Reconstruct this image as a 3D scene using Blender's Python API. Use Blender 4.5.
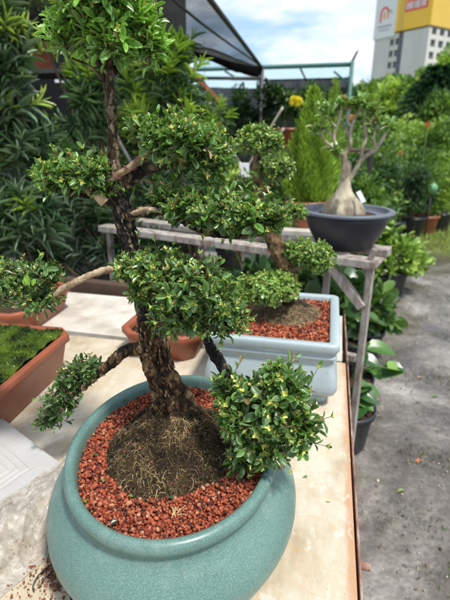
import bpy, math, random
import numpy as np
from mathutils import Vector, noise
random.seed(7); RNG = np.random.default_rng(11)
R = math.radians
S = bpy.context.scene
for o in list(bpy.data.objects): bpy.data.objects.remove(o)
COL = S.collection

# ------------------------------------------------------------------ camera
CAM = np.array([0.0, 0.0, 1.42]); PITCH = R(20.0); YAW = R(12.8); FPX = 450.0
cd = bpy.data.cameras.new('camera'); cam = bpy.data.objects.new('camera', cd); COL.objects.link(cam)
cam.location = CAM; cam.rotation_euler = (R(90) - PITCH, 0, YAW)
cd.sensor_fit = 'VERTICAL'; cd.sensor_height = 34.6; cd.sensor_width = 25.95
cd.lens = FPX / 600 * 34.6; cd.clip_start = 0.02; cd.clip_end = 3000
cd.dof.use_dof = True; cd.dof.focus_distance = 0.76; cd.dof.aperture_fstop = 5.0
S.camera = cam
# ------------------------------------------------------------------ world
SUN_EL, SUN_AZ = R(64), R(125)      # azimuth of the direction towards the sun, from +Y clockwise
w = bpy.data.worlds.new('World'); S.world = w; w.use_nodes = True
nt = w.node_tree; nt.nodes.clear()
N = nt.nodes.new; Lk = nt.links.new
out = N('ShaderNodeOutputWorld'); bg = N('ShaderNodeBackground'); bg.inputs['Strength'].default_value = 0.1
sky = N('ShaderNodeTexSky'); sky.sky_type = 'NISHITA'; sky.sun_disc = False
sky.sun_elevation = SUN_EL; sky.sun_rotation = SUN_AZ; sky.air_density = 1.0; sky.dust_density = 1.2
tc = N('ShaderNodeTexCoord'); mp = N('ShaderNodeMapping'); mp.inputs['Scale'].default_value = (1, 1, 2.6)
nz = N('ShaderNodeTexNoise'); nz.inputs['Scale'].default_value = 4.6; nz.inputs['Detail'].default_value = 7; nz.inputs['Roughness'].default_value = .55
nz.inputs['Distortion'].default_value = .25
rp = N('ShaderNodeValToRGB'); rp.color_ramp.elements[0].position = .40; rp.color_ramp.elements[1].position = .58
nz2 = N('ShaderNodeTexNoise'); nz2.inputs['Scale'].default_value = 7.5; nz2.inputs['Detail'].default_value = 5
rp2 = N('ShaderNodeValToRGB'); rp2.color_ramp.elements[0].position = .34; rp2.color_ramp.elements[1].position = .62
rp2.color_ramp.elements[0].color = (5.4, 6.0, 7.0, 1); rp2.color_ramp.elements[1].color = (7.6, 7.7, 7.9, 1)
bl = N('ShaderNodeMix'); bl.data_type = 'RGBA'; bl.inputs[0].default_value = .55
bl.inputs[7].default_value = (3.6, 5.4, 7.6, 1)
mx = N('ShaderNodeMix'); mx.data_type = 'RGBA'
Lk(tc.outputs['Generated'], mp.inputs[0]); Lk(mp.outputs[0], nz.inputs['Vector']); Lk(mp.outputs[0], nz2.inputs['Vector'])
Lk(nz.outputs[0], rp.inputs[0]); Lk(nz2.outputs[0], rp2.inputs[0]); Lk(rp.outputs[0], mx.inputs[0])
Lk(sky.outputs[0], bl.inputs[6]); Lk(bl.outputs[2], mx.inputs[6]); Lk(rp2.outputs[0], mx.inputs[7])
Lk(mx.outputs[2], bg.inputs[0]); Lk(bg.outputs[0], out.inputs[0])
# ------------------------------------------------------------------ sun
sl = bpy.data.lights.new('sun', 'SUN'); sl.energy = 3.0; sl.angle = R(7); sl.color = (1, .96, .89)
so = bpy.data.objects.new('sun', sl); COL.objects.link(so)
sd = Vector((math.sin(SUN_AZ) * math.cos(SUN_EL), math.cos(SUN_AZ) * math.cos(SUN_EL), math.sin(SUN_EL)))
so.rotation_euler = sd.to_track_quat('Z', 'Y').to_euler(); so.location = (3, -3, 8)
S.view_settings.view_transform = 'Standard'; S.view_settings.look = 'None'
S.view_settings.gamma = 1; S.view_settings.exposure = 0.76; S.view_settings.use_curve_mapping = False
S.render.engine = 'CYCLES'; S.cycles.max_bounces = 7; S.cycles.transparent_max_bounces = 12

# ------------------------------------------------------------------ placing helpers (photo measurements -> real positions)
fw = np.array([-math.sin(YAW) * math.cos(PITCH), math.cos(YAW) * math.cos(PITCH), -math.sin(PITCH)])
rt = np.array([math.cos(YAW), math.sin(YAW), 0.0]); upv = np.cross(rt, fw)
def ray(x, y): return fw * FPX + rt * (x - 225) + upv * (300 - y)
def onz(x, y, z): d = ray(x, y); return CAM + d * ((z - CAM[2]) / d[2])
def ony(x, y, Y): d = ray(x, y); return CAM + d * (Y / d[1])
def mpp(Y): return Y / (FPX * .93)            # metres per photo pixel, about
def V(*a): return np.array(a, float)

# ------------------------------------------------------------------ tagging
def tag(o, label=None, cat=None, group=None, kind=None):
    if label: o['label'] = label
    if cat: o['category'] = cat
    if group: o['group'] = group
    if kind: o['kind'] = kind
    return o
def thing(name, label, cat, loc=(0, 0, 0), group=None):
    o = bpy.data.objects.new(name, None); COL.objects.link(o); o.location = Vector([float(v) for v in loc]); o.empty_display_size = .05
    return tag(o, label, cat, group)
def link(name, me, m, parent=None):
    o = bpy.data.objects.new(name, me); COL.objects.link(o)
    if m is not None:
        me.materials.clear(); me.materials.append(m)
    if parent is not None:
        o.parent = parent
        # meshes are written in world space; undo every ancestor's offset
        off = Vector((0, 0, 0)); p = parent
        while p is not None: off += Vector(p.location); p = p.parent
        o.location = -off
    return o
def dup(root, loc, label=None, group=None):
    r = root.copy(); COL.objects.link(r); r.location = Vector([float(v) for v in loc])
    if label: r['label'] = label
    if group: r['group'] = group
    for ch in list(root.children):
        c = ch.copy(); COL.objects.link(c); c.parent = r
        for g in list(ch.children):
            d = g.copy(); COL.objects.link(d); d.parent = c
    return r

# ------------------------------------------------------------------ mesh makers
def mesh_np(name, v, faces_n, idx, col=None, smooth=True):
    """v (n,3); faces_n: verts per face (array); idx flat loop indices; col (n,3) per vertex"""
    me = bpy.data.meshes.new(name); v = np.asarray(v, np.float32)
    me.vertices.add(len(v)); me.vertices.foreach_set('co', v.ravel())
    me.loops.add(len(idx)); me.loops.foreach_set('vertex_index', np.asarray(idx, np.int32))
    st = np.concatenate([[0], np.cumsum(faces_n)[:-1]]).astype(np.int32)
    me.polygons.add(len(faces_n)); me.polygons.foreach_set('loop_start', st)
    me.update(calc_edges=True)
    if smooth: me.polygons.foreach_set('use_smooth', np.ones(len(faces_n), bool))
    if col is not None:
        a = me.color_attributes.new('Col', 'FLOAT_COLOR', 'POINT')
        c = np.ones((len(v), 4), np.float32); c[:, :3] = col; a.data.foreach_set('color', c.ravel())
    me.validate(); return me
class MB:
    def __init__(s): s.v = []; s.f = []; s.c = []; s.n = 0; s.smooth = []
    def add(s, v, f, col=(1, 1, 1), smooth=True):
        v = [tuple(map(float, p)) for p in v]
        s.v += v; s.f += [tuple(i + s.n for i in q) for q in f]; s.n += len(v)
        if len(np.shape(col)) == 1: s.c += [tuple(col)] * len(v)
        else: s.c += [tuple(c) for c in col]
        s.smooth += [smooth] * len(f); return s
    def box(s, c, d, rz=0, col=(1, 1, 1), b=0.0, rx=0, ry=0):
        """bevelled box, centre c, size d"""
        hx, hy, hz = [q / 2 for q in d]; b = min(b, hx * .9, hy * .9, hz * .9)
        from mathutils import Euler
        M = Euler((rx, ry, rz)).to_matrix()
        if b <= 0:
            P = [(x, y, z) for z in (-hz, hz) for x, y in ((-hx, -hy), (hx, -hy), (hx, hy), (-hx, hy))]
            F = [(3, 2, 1, 0), (4, 5, 6, 7)] + [(i, (i + 1) % 4, (i + 1) % 4 + 4, i + 4) for i in range(4)]
        else:
            P = []
            for z, k in ((-hz, b), (-hz + b, 0), (hz - b, 0), (hz, b)):
                for sx, sy in ((-1, -1), (1, -1), (1, 1), (-1, 1)):
                    x, y = sx * (hx - k), sy * (hy - k)
                    bb = b if k == 0 else 0.0
                    # two verts per corner
                    if (sx, sy) in ((-1, -1), (1, 1)):
                        P += [(x, y - sy * bb, z), (x - sx * bb, y, z)]
                    else:
                        P += [(x - sx * bb, y, z), (x, y - sy * bb, z)]
            F = [tuple(range(7, -1, -1)), tuple(range(24, 32))]
            for r in range(3):
                for i in range(8):
                    j = (i + 1) % 8; F.append((r * 8 + i, r * 8 + j, r * 8 + 8 + j, r * 8 + 8 + i))
        P = [M @ Vector(p) + Vector([float(q) for q in c]) for p in P]
        return s.add(P, F, col, False)
    def tube(s, pts, rad, sides=8, col=(1, 1, 1), cap=True, disp=0, sc=60, smooth=True):
        pts = [np.array(p, float) for p in pts]; n = len(pts)
        rad = [rad] * n if np.isscalar(rad) else list(rad)
        P = []; up = None
        for i in range(n):
            t = pts[min(i + 1, n - 1)] - pts[max(i - 1, 0)]; t /= (np.linalg.norm(t) + 1e-12)
            if up is None:
                a = V(0, 0, 1) if abs(t[2]) < .9 else V(1, 0, 0)
                up = np.cross(t, a)
            up = up - t * np.dot(up, t); up /= (np.linalg.norm(up) + 1e-12); bb = np.cross(t, up)
            for k in range(sides):
                a = 2 * math.pi * k / sides; d = up * math.cos(a) + bb * math.sin(a); r = rad[i]
                if disp:
                    q = pts[i] + d * r
                    h = noise.fractal(Vector(q * sc), .8, 2.1, 5) + 1.1 * abs(noise.noise(Vector(q * sc * V(1.5, 1.5, .5)))) + .6 * abs(noise.noise(Vector(q * sc * V(4, 4, 1.4)))) - .45
                    r = r * (1 + disp * h)
                P.append(pts[i] + d * r)
        F = []
        for i in range(n - 1):
            for k in range(sides):
                j = (k + 1) % sides; F.append((i * sides + k, i * sides + j, (i + 1) * sides + j, (i + 1) * sides + k))
        if cap:
            F.append(tuple(range(sides - 1, -1, -1))); F.append(tuple((n - 1) * sides + k for k in range(sides)))
        return s.add(P, F, col, smooth)
    def lathe(s, prof, c=(0, 0, 0), seg=32, col=(1, 1, 1), closed=False, ax=1, ay=1, smooth=True):
        P = []
        for r, z in prof:
            for k in range(seg):
                a = 2 * math.pi * k / seg; P.append((c[0] + ax * r * math.cos(a), c[1] + ay * r * math.sin(a), c[2] + z))
        F = []
        for i in range(len(prof) - 1):
            for k in range(seg):
                j = (k + 1) % seg; F.append((i * seg + k, i * seg + j, (i + 1) * seg + j, (i + 1) * seg + k))
        F.append(tuple((len(prof) - 1) * seg + k for k in range(seg)))
        return s.add(P, F, col, smooth)
    def mesh(s, name='m', color=True):
        me = bpy.data.meshes.new(name); me.from_pydata(s.v, [], s.f)
        me.polygons.foreach_set('use_smooth', np.array(s.smooth, bool))
        if color:
            a = me.color_attributes.new('Col', 'FLOAT_COLOR', 'POINT')
            c = np.ones((len(s.v), 4), np.float32); c[:, :3] = np.array(s.c); a.data.foreach_set('color', c.ravel())
        me.update(); return me
    def build(s, name, m, parent=None): return link(name, s.mesh(name), m, parent)

def spline(pts, n=8):
    """Catmull-Rom through pts (any dimension)"""
    p = [np.array(q, float) for q in pts]; p = [2 * p[0] - p[1]] + p + [2 * p[-1] - p[-2]]; o = []
    for i in range(1, len(p) - 2):
        for k in range(n):
            t = k / n; a, b, c, d = p[i - 1], p[i], p[i + 1], p[i + 2]
            o.append(.5 * ((2 * b) + (c - a) * t + (2 * a - 5 * b + 4 * c - d) * t * t + (3 * b - 3 * c + d - a) * t ** 3))
    o.append(p[-2]); return o

# leaf templates: x across (-.5...5), y along (0..1), z lift; e = how much of an edge the vertex is
def leaf_template(rows, widths, cols=5, fold=.25, bend=.18):
    v = []; e = []
    for y, wd in zip(rows, widths):
        for k in range(cols):
            u = (k / (cols - 1)) * 2 - 1
            v.append((u * wd / 2, y, abs(u) * wd * fold * .5 - bend * y * y)); e.append(1.0 if abs(u) > .95 or y > .985 else 0.0)
    F = []
    for r in range(len(rows) - 1):
        for k in range(cols - 1):
            a = r * cols + k; F.append((a, a + 1, a + cols + 1, a + cols))
    return np.array(v), np.array(F), np.array(e)
T_BOX = leaf_template([0, .12, .35, .6, .82, .95, 1.0], [.06, .30, .72, .98, .88, .5, .12], 5)
T_BOXLO = leaf_template([0, .3, .65, .9, 1.0], [.08, .65, 1.0, .7, .15], 3)
T_POD = leaf_template([0, .15, .5, .85, 1.0], [.3, .85, 1.0, .7, .08], 3, .3, .16)
T_QUAD = leaf_template([0, .5, 1.0], [.3, 1.0, .15], 2, 0, .1)
T_BIG = leaf_template([0, .05, .2, .45, .7, .88, 1.0], [.1, .6, .95, 1.0, .8, .45, .04], 7, .35, .3)

def unit(a): return a / (np.linalg.norm(a, axis=-1, keepdims=True) + 1e-12)
def leaves_mesh(name, T, P, D, Nn, L, Wd, col, edge=None, roll=None):
    """P base, D direction, Nn upper side; L length, Wd width (arrays); col (M,3); edge (M,3) colour at the margin"""
    tv, tf, te = T; P = np.asarray(P, float); M = len(P)
    D = unit(np.asarray(D, float)); Nn = np.asarray(Nn, float); Nn = unit(Nn - D * np.sum(Nn * D, 1, keepdims=True)); X = np.cross(D, Nn)
    L = np.broadcast_to(L, (M,)); Wd = np.broadcast_to(Wd, (M,))
    v = P[:, None, :] + X[:, None, :] * (tv[None, :, 0:1] * Wd[:, None, None]) + D[:, None, :] * (tv[None, :, 1:2] * L[:, None, None]) \
        + Nn[:, None, :] * (tv[None, :, 2:3] * L[:, None, None])
    c = np.repeat(np.asarray(col)[:, None, :], len(tv), 1)
    if edge is not None: c = c + (np.asarray(edge)[:, None, :] - c) * te[None, :, None]
    idx = (tf[None] + (np.arange(M) * len(tv))[:, None, None]).ravel()
    return mesh_np(name, v.reshape(-1, 3), np.full(M * len(tf), 4), idx, c.reshape(-1, 3))

def stones_mesh(name, P, size, cols, squash=.75):
    """angular little stones: jittered icosahedra, flat shaded"""
    t = (1 + 5 ** .5) / 2
    iv = unit(np.array([(-1, t, 0), (1, t, 0), (-1, -t, 0), (1, -t, 0), (0, -1, t), (0, 1, t), (0, -1, -t), (0, 1, -t), (t, 0, -1), (t, 0, 1), (-t, 0, -1), (-t, 0, 1)], float))
    f = np.array([(0, 11, 5), (0, 5, 1), (0, 1, 7), (0, 7, 10), (0, 10, 11), (1, 5, 9), (5, 11, 4), (11, 10, 2), (10, 7, 6), (7, 1, 8), (3, 9, 4), (3, 4, 2), (3, 2, 6), (3, 6, 8), (3, 8, 9), (4, 9, 5), (2, 4, 11), (6, 2, 10), (8, 6, 7), (9, 8, 1)])
    M = len(P); v = iv[None] * (1 + RNG.normal(0, .17, (M, 12, 1)))
    q = unit(RNG.normal(size=(M, 4))); a, b, c, d = q.T
    Rm = np.stack([np.stack([1 - 2 * (c * c + d * d), 2 * (b * c - a * d), 2 * (b * d + a * c)], 1), np.stack([2 * (b * c + a * d), 1 - 2 * (b * b + d * d), 2 * (c * d - a * b)], 1), np.stack([2 * (b * d - a * c), 2 * (c * d + a * b), 1 - 2 * (b * b + c * c)], 1)], 1)
    v = v * np.stack([np.ones(M), RNG.uniform(.6, 1, M), RNG.uniform(.5, squash, M)], 1)[:, None, :]
    v = np.einsum('mij,mkj->mki', Rm, v) * np.asarray(size)[:, None, None] + np.asarray(P)[:, None, :]
    cc = np.repeat(np.asarray(cols)[:, None, :], 12, 1)
    return mesh_np(name, v.reshape(-1, 3), np.full(M * 20, 3), (f[None] + (np.arange(M) * 12)[:, None, None]).ravel(), cc.reshape(-1, 3), smooth=False)

def fibres_mesh(name, paths, rad, cols):
    """paths (M,K,3): thin three-sided threads"""
    paths = np.asarray(paths, float); M, K, _ = paths.shape
    t = unit(np.gradient(paths, axis=1)); a = np.cross(t, RNG.normal(size=(M, 1, 3)) + 1e-3); a = unit(a); b = np.cross(t, a)
    rad = np.broadcast_to(np.asarray(rad), (M,))[:, None, None] * np.linspace(1, .5, K)[None, :, None]
    ring = [paths + rad * (a * math.cos(q) + b * math.sin(q)) for q in (0, 2.094, 4.189)]
    v = np.stack(ring, 2)      # M,K,3,3
    F = []
    for k in range(K - 1):
        for j in range(3):
            j2 = (j + 1) % 3; F.append((k * 3 + j, k * 3 + j2, (k + 1) * 3 + j2, (k + 1) * 3 + j))
    F = np.array(F); cc = np.repeat(np.asarray(cols)[:, None, :], K * 3, 1)
    return mesh_np(name, v.reshape(-1, 3), np.full(M * len(F), 4), (F[None] + (np.arange(M) * K * 3)[:, None, None]).ravel(), cc.reshape(-1, 3))

# ------------------------------------------------------------------ materials
class Mat:
    def __init__(s, name, rough=.6, spec=.5):
        s.m = bpy.data.materials.new(name); s.m.use_nodes = True; s.t = s.m.node_tree; s.b = s.t.nodes['Principled BSDF']
        s.b.inputs['Roughness'].default_value = rough; s.b.inputs['Specular IOR Level'].default_value = spec
        s.co = s.t.nodes.new('ShaderNodeTexCoord')
    def n(s, typ, **k):
        o = s.t.nodes.new(typ)
        for a, b in k.items(): setattr(o, a, b)
        return o
    def l(s, a, b): s.t.links.new(a, b)
    def noise(s, scale, detail=5, rough=.55, stretch=(1, 1, 1), dist=0):
        mpn = s.n('ShaderNodeMapping'); mpn.inputs['Scale'].default_value = stretch; s.l(s.co.outputs['Object'], mpn.inputs[0])
        o = s.n('ShaderNodeTexNoise'); o.inputs['Scale'].default_value = scale; o.inputs['Detail'].default_value = detail
        o.inputs['Roughness'].default_value = rough; o.inputs['Distortion'].default_value = dist; s.l(mpn.outputs[0], o.inputs['Vector']); return o.outputs[0]
    def voro(s, scale, feature='F1', out='Distance', stretch=(1, 1, 1)):
        mpn = s.n('ShaderNodeMapping'); mpn.inputs['Scale'].default_value = stretch; s.l(s.co.outputs['Object'], mpn.inputs[0])
        o = s.n('ShaderNodeTexVoronoi', feature=feature); o.inputs['Scale'].default_value = scale; s.l(mpn.outputs[0], o.inputs['Vector']); return o.outputs[out]
    def ramp(s, fac, stops):
        r = s.n('ShaderNodeValToRGB'); e = r.color_ramp.elements
        while len(e) < len(stops): e.new(.5)
        for q, (p, c) in zip(e, stops):
            q.position = p; q.color = (*c, 1) if not np.isscalar(c) else (c, c, c, 1)
        s.l(fac, r.inputs[0]); return r.outputs[0]
    def mix(s, fac, a, b, mode='MIX'):
        o = s.n('ShaderNodeMix', data_type='RGBA', blend_type=mode)
        for i, q in ((0, fac), (6, a), (7, b)):
            if isinstance(q, bpy.types.NodeSocket): s.l(q, o.inputs[i])
            elif i == 0: o.inputs[0].default_value = q
            else: o.inputs[i].default_value = (*q, 1)
        return o.outputs[2]
    def base(s, c):
        if isinstance(c, bpy.types.NodeSocket): s.l(c, s.b.inputs['Base Color'])
        else: s.b.inputs['Base Color'].default_value = (*c, 1)
        return s
    def rough(s, sock): s.l(sock, s.b.inputs['Roughness']); return s
    def bump(s, h, strength=.4, dist=.002):
        o = s.n('ShaderNodeBump'); o.inputs['Strength'].default_value = strength; o.inputs['Distance'].default_value = dist
        s.l(h, o.inputs['Height']); s.l(o.outputs[0], s.b.inputs['Normal']); return s
    def attr(s): o = s.n('ShaderNodeVertexColor', layer_name='Col'); return o.outputs[0]
    def translucent(s, color, fac):
        tr = s.n('ShaderNodeBsdfTranslucent'); s.l(color, tr.inputs[0]); mxs = s.n('ShaderNodeMixShader'); mxs.inputs[0].default_value = fac
        s.l(s.b.outputs[0], mxs.inputs[1]); s.l(tr.outputs[0], mxs.inputs[2]); s.l(mxs.outputs[0], s.t.nodes['Material Output'].inputs[0]); return s
    def see_through(s, alpha):
        tr = s.n('ShaderNodeBsdfTransparent'); mxs = s.n('ShaderNodeMixShader')
        if isinstance(alpha, bpy.types.NodeSocket): s.l(alpha, mxs.inputs[0])
        else: mxs.inputs[0].default_value = alpha
        s.l(tr.outputs[0], mxs.inputs[1]); s.l(s.b.outputs[0], mxs.inputs[2]); s.l(mxs.outputs[0], s.t.nodes['Material Output'].inputs[0]); return s
def simple(name, c, rough=.6, var=.25, scale=30, spec=.5, bump=0):
    m = Mat(name, rough, spec); n = m.noise(scale)
    m.base(m.mix(n, [q * (1 - var) for q in c], [min(1, q * (1 + var)) for q in c]))
    if bump: m.bump(n, bump)
    return m.m
def leaf_mat(name, rough=.36, spec=.5, fac=.25, warm=(1.3, 1.35, .5)):
    m = Mat(name, rough, spec); a = m.attr(); m.base(a); t = m.mix(1.0, a, warm, 'MULTIPLY'); m.translucent(t, fac); return m.m
def vcol_mat(name, rough=.8, spec=.3, nscale=0, var=.4, bump=0, bd=.002):
    m = Mat(name, rough, spec); a = m.attr()
    if nscale:
        n = m.noise(nscale, 6, .65); k = m.ramp(n, [(.25, 1 - var), (.75, 1 + var)]); a = m.mix(1.0, a, k, 'MULTIPLY')
        if bump: m.bump(n, bump, bd)
    m.base(a); return m.m

M = {}
M['leaf'] = leaf_mat('box_leaf', .30, .6, .24)
M['podleaf'] = leaf_mat('waxy_narrow_leaf', .33, .6, .16, (1.2, 1.25, .7))
M['leaf_far'] = leaf_mat('far_leaf', .5, .35, .28)
M['twig'] = vcol_mat('twig', .85)
M['stone'] = vcol_mat('pumice', .9, .2, 900, .3)
M['fibre'] = vcol_mat('fibre', .85, .25)
M['vc'] = vcol_mat('painted', .6, .4, 25, .15)
# glazed teal with pale speckles
m = Mat('teal_glaze', .30, .42); sp = m.voro(620); sp2 = m.voro(330)
k = m.ramp(sp, [(.13, 1.0), (.27, 0.0)]); k2 = m.ramp(m.noise(7), [(.3, (.078, .155, .134)), (.7, (.115, .205, .178))])
k3 = m.ramp(m.noise(900, 2), [(.38, .74), (.64, 1.22)])
c = m.mix(1.0, k2, k3, 'MULTIPLY'); c = m.mix(k, c, (.30, .46, .40)); c = m.mix(m.ramp(sp2, [(.05, .75), (.13, 0.0)]), c, (.025, .085, .08))
c = m.mix(m.ramp(m.noise(16, 8, .7, (1, 1, .6)), [(.55, 0.0), (.70, .30)]), c, (.26, .33, .29)); c = m.mix(m.ramp(m.noise(30, 7, .75), [(.63, 0.0), (.72, .5)]), c, (.12, .10, .07)); m.base(c); m.bump(m.noise(300, 3), .12, .0006); m.rough(m.ramp(m.noise(40), [(.3, .26), (.7, .42)])); M['teal'] = m.m
m = Mat('pale_glaze', .33, .5); n = m.noise(9); c = m.mix(n, (.30, .365, .385), (.38, .445, .46))
c = m.mix(m.ramp(m.noise(60, 8, .7), [(.60, 0.0), (.72, .6)]), c, (.20, .21, .19)); c = m.mix(m.ramp(m.noise(26, 7, .7, (1, 1, .12)), [(.56, 0.0), (.68, .35)]), c, (.23, .24, .22)); m.base(c); m.bump(m.noise(120), .08, .0008); M['pale'] = m.m
# terracotta plastic
m = Mat('terracotta', .42, .45); c = m.mix(m.noise(14), (.20, .055, .025), (.33, .095, .045))
c = m.mix(m.ramp(m.noise(45, 8, .75), [(.58, 0.0), (.72, .7)]), c, (.14, .075, .05)); m.base(c); m.bump(m.noise(70), .1, .001); M['terra'] = m.m
# bark
def bark(name, lo, mid, hi, sc=90):
    m = Mat(name, .85, .25); n = m.noise(sc, 9, .7, (1, 1, .45)); v = m.voro(sc * 1.1, 'F1', 'Distance', (1, 1, .42)); vc = m.noise(sc * .45, 4, .6)
    c = m.ramp(n, [(.34, lo), (.52, mid), (.66, hi)]); c = m.mix(m.ramp(v, [(.5, 0.0), (.8, .75)]), c, [q * .35 for q in lo])
    c = m.mix(m.ramp(vc, [(.4, 0.0), (.62, .8)]), c, hi); c2 = m.mix(m.ramp(vc, [(.35, .9), (.5, 0.0)]), c, lo)
    m.base(m.mix(1.0, c2, m.attr(), 'MULTIPLY')); h = m.mix(.5, n, v); m.bump(h, 1.0, .007); return m.m
M['bark_lo'] = bark('flaky_bark', (.018, .011, .007), (.085, .048, .025), (.30, .19, .095), 70)
M['bark_hi'] = bark('dark_bark', (.012, .011, .011), (.03, .027, .024), (.20, .155, .105), 110)
M['bark_top'] = bark('young_bark', (.022, .016, .011), (.075, .052, .03), (.27, .20, .12), 120)
M['bark_pale'] = bark('pale_branch', (.22, .14, .08), (.40, .28, .17), (.55, .42, .28), 110)
M['cutwood'] = simple('cut_wood', (.50, .36, .22), .7, .2, 120)
# table: whitewashed ply with rust and stains
m = Mat('table_top', .5, .4)
g = m.noise(14, 8, .62, (1, .5, 1)); g2 = m.noise(90, 6, .7); c = m.ramp(g, [(.3, (.31, .24, .155)), (.46, (.44, .375, .27)), (.6, (.51, .46, .365))])
st = m.ramp(m.noise(3.1, 6, .6, (1.1, 1.1, 1), 1.2), [(.5, 0.0), (.64, .55)]); c = m.mix(st, c, (.53, .47, .37))
wv = m.n('ShaderNodeTexWave', wave_type='BANDS', bands_direction='Y'); wv.inputs['Scale'].default_value = 5.5; wv.inputs['Distortion'].default_value = 14; wv.inputs['Detail'].default_value = 6
m.l(m.co.outputs['Object'], wv.inputs[0]); c = m.mix(m.ramp(wv.outputs['Fac'], [(.975, 0.0), (.998, .38)]), c, (.50, .33, .17))
xs = m.n('ShaderNodeSeparateXYZ'); m.l(m.co.outputs['Object'], xs.inputs[0])
ad = m.n('ShaderNodeMath', operation='MULTIPLY_ADD'); m.l(m.noise(16, 6, .7, (1, .35, 1)), ad.inputs[0]); ad.inputs[1].default_value = .05; m.l(xs.outputs[0], ad.inputs[2])
c = m.mix(m.ramp(ad.outputs[0], [(.100, 0.0), (.112, .7)]), c, (.42, .19, .08))
c = m.mix(m.ramp(m.noise(38, 5, .6, (1, .6, 1)), [(.60, 0.0), (.66, .55)]), c, (.62, .58, .50)); c = m.mix(m.ramp(m.noise(7, 9, .75, (1, .4, 1)), [(.58, 0.0), (.74, .6)]), c, (.40, .25, .12)); fl = m.ramp(m.noise(190, 4, .6), [(.67, 0.0), (.72, .75)]); c = m.mix(fl, c, (.26, .12, .06))
m.base(c); m.bump(g2, .25, .0012); m.rough(m.ramp(g, [(.3, .62), (.7, .38)])); M['table'] = m.m
m = Mat('board_grey', .5, .35); g = m.noise(9, 8, .6); c = m.ramp(g, [(.3, (.36, .31, .25)), (.5, (.50, .46, .40)), (.7, (.60, .57, .50))]); c = m.mix(m.ramp(m.noise(60, 7, .7), [(.6, 0.0), (.72, .5)]), c, (.22, .16, .11)); m.base(c); m.bump(m.noise(80), .2, .001); M['board'] = m.m
m = Mat('rust_edge', .75, .3); c = m.ramp(m.noise(40, 8, .7, (1, .3, 1)), [(.35, (.10, .045, .03)), (.5, (.26, .14, .10)), (.65, (.42, .33, .28))]); m.base(c); m.bump(m.noise(120), .4, .001); M['rust'] = m.m
m = Mat('old_wood', .8, .2); c = m.ramp(m.noise(30, 8, .7, (1, 1, .3)), [(.33, (.13, .085, .06)), (.45, (.25, .21, .18)), (.6, (.38, .355, .33))]); m.base(c); m.bump(m.noise(90), .4, .0015); M['wood'] = m.m
M['darkwood'] = simple('dark_wood', (.07, .04, .025), .75, .4, 20)
M['blackplastic'] = simple('black_plastic', (.018, .020, .026), .38, .3, 20, .5)
M['bowl'] = simple('bowl_plastic', (.012, .014, .020), .42, .3, 10, .5)
M['bowlrim'] = simple('bowl_rim_plastic', (.10, .115, .14), .5, .2, 30, .5)
M['soil'] = simple('soil', (.045, .030, .020), .95, .5, 120, .1, .6)
M['redbed'] = simple('pumice_bed', (.16, .04, .022), .95, .4, 200, .1, .6)
M['steel_green'] = simple('green_steel', (.03, .12, .10), .5, .3, 8)
M['steel_dark'] = simple('dark_steel', (.03, .03, .028), .5, .3, 8)
M['redpaint'] = simple('red_oxide_paint', (.30, .07, .04), .6, .3, 8)
M['white'] = simple('white_plastic', (.68, .68, .66), .45, .1, 15)
M['labelwhite'] = simple('label_white', (.72, .74, .78), .5, .05, 15)
M['netblack'] = (lambda m: (m.base((.012, .013, .014)), m.see_through(m.ramp(m.noise(3), [(.3, .9), (.7, .97)])), m.m)[-1])(Mat('black_shade_net', .9, .1))
m = Mat('grey_shade_net', .9, .1); m.base((.115, .118, .125)); m.see_through(m.ramp(m.noise(2.2, 5, .6, (1, .6, 1)), [(.3, .58), (.72, .86)])); M['netgrey'] = m.m
M['netroll'] = simple('black_net_roll', (.010, .010, .011), .9, .3, 8, .1)
m = Mat('roof_sheet', .35, .5); m.base((.62, .70, .74)); q = m.n('ShaderNodeRGB'); q.outputs[0].default_value = (.72, .82, .88, 1); m.translucent(q.outputs[0], .75); M['sheet'] = m.m
# concrete ground, damp patches
m = Mat('ground', .8, .35)
a = m.noise(1.1, 8, .62, (1, 1, 1), .6); b = m.noise(9, 9, .72); c0 = m.noise(60, 6, .7)
c = m.ramp(a, [(.40, (.080, .068, .057)), (.50, (.165, .148, .130)), (.62, (.31, .295, .275))])
c = m.mix(1.0, c, m.ramp(b, [(.36, .68), (.5, 1.0), (.66, 1.22)]), 'MULTIPLY'); c = m.mix(1.0, c, m.ramp(m.noise(28, 6, .75), [(.36, .75), (.5, 1.0), (.64, 1.2)]), 'MULTIPLY'); c = m.mix(1.0, c, m.ramp(c0, [(.3, .7), (.7, 1.25)]), 'MULTIPLY')
c = m.mix(m.ramp(m.noise(3.3, 7, .7), [(.56, 0.0), (.68, .55)]), c, (.075, .085, .04))
c = m.mix(m.ramp(m.voro(26), [(.04, .8), (.09, 0.0)]), c, (.42, .36, .28))
sx = m.n('ShaderNodeSeparateXYZ'); m.l(m.co.outputs['Object'], sx.inputs[0])
ma = m.n('ShaderNodeMath', operation='MULTIPLY_ADD'); m.l(m.noise(.8, 5), ma.inputs[0]); ma.inputs[1].default_value = 1.6; m.l(sx.outputs[1], ma.inputs[2])
mr = m.n('ShaderNodeMapRange'); m.l(ma.outputs[0], mr.inputs[0]); mr.inputs[1].default_value = 6.5; mr.inputs[2].default_value = 7.1
c = m.mix(mr.outputs[0], c, m.ramp(m.noise(4, 6), [(.35, (.075, .10, .03)), (.65, (.16, .19, .06))]))
m.base(c); m.rough(m.ramp(a, [(.42, .10), (.56, .55)])); m.bump(m.mix(.5, b, c0), .35, .004); M['ground'] = m.m
m = Mat('building_concrete', .85, .2); c = m.mix(m.noise(.35, 6, .6, (1, 1, .3)), (.46, .45, .43), (.66, .64, .61)); m.base(c); M['bconc'] = m.m
M['bdark'] = simple('building_opening', (.10, .11, .12), .4, .3, .5)
M['byellow'] = simple('yellow_banner', (.80, .47, .035), .5, .1, .3)
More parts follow.
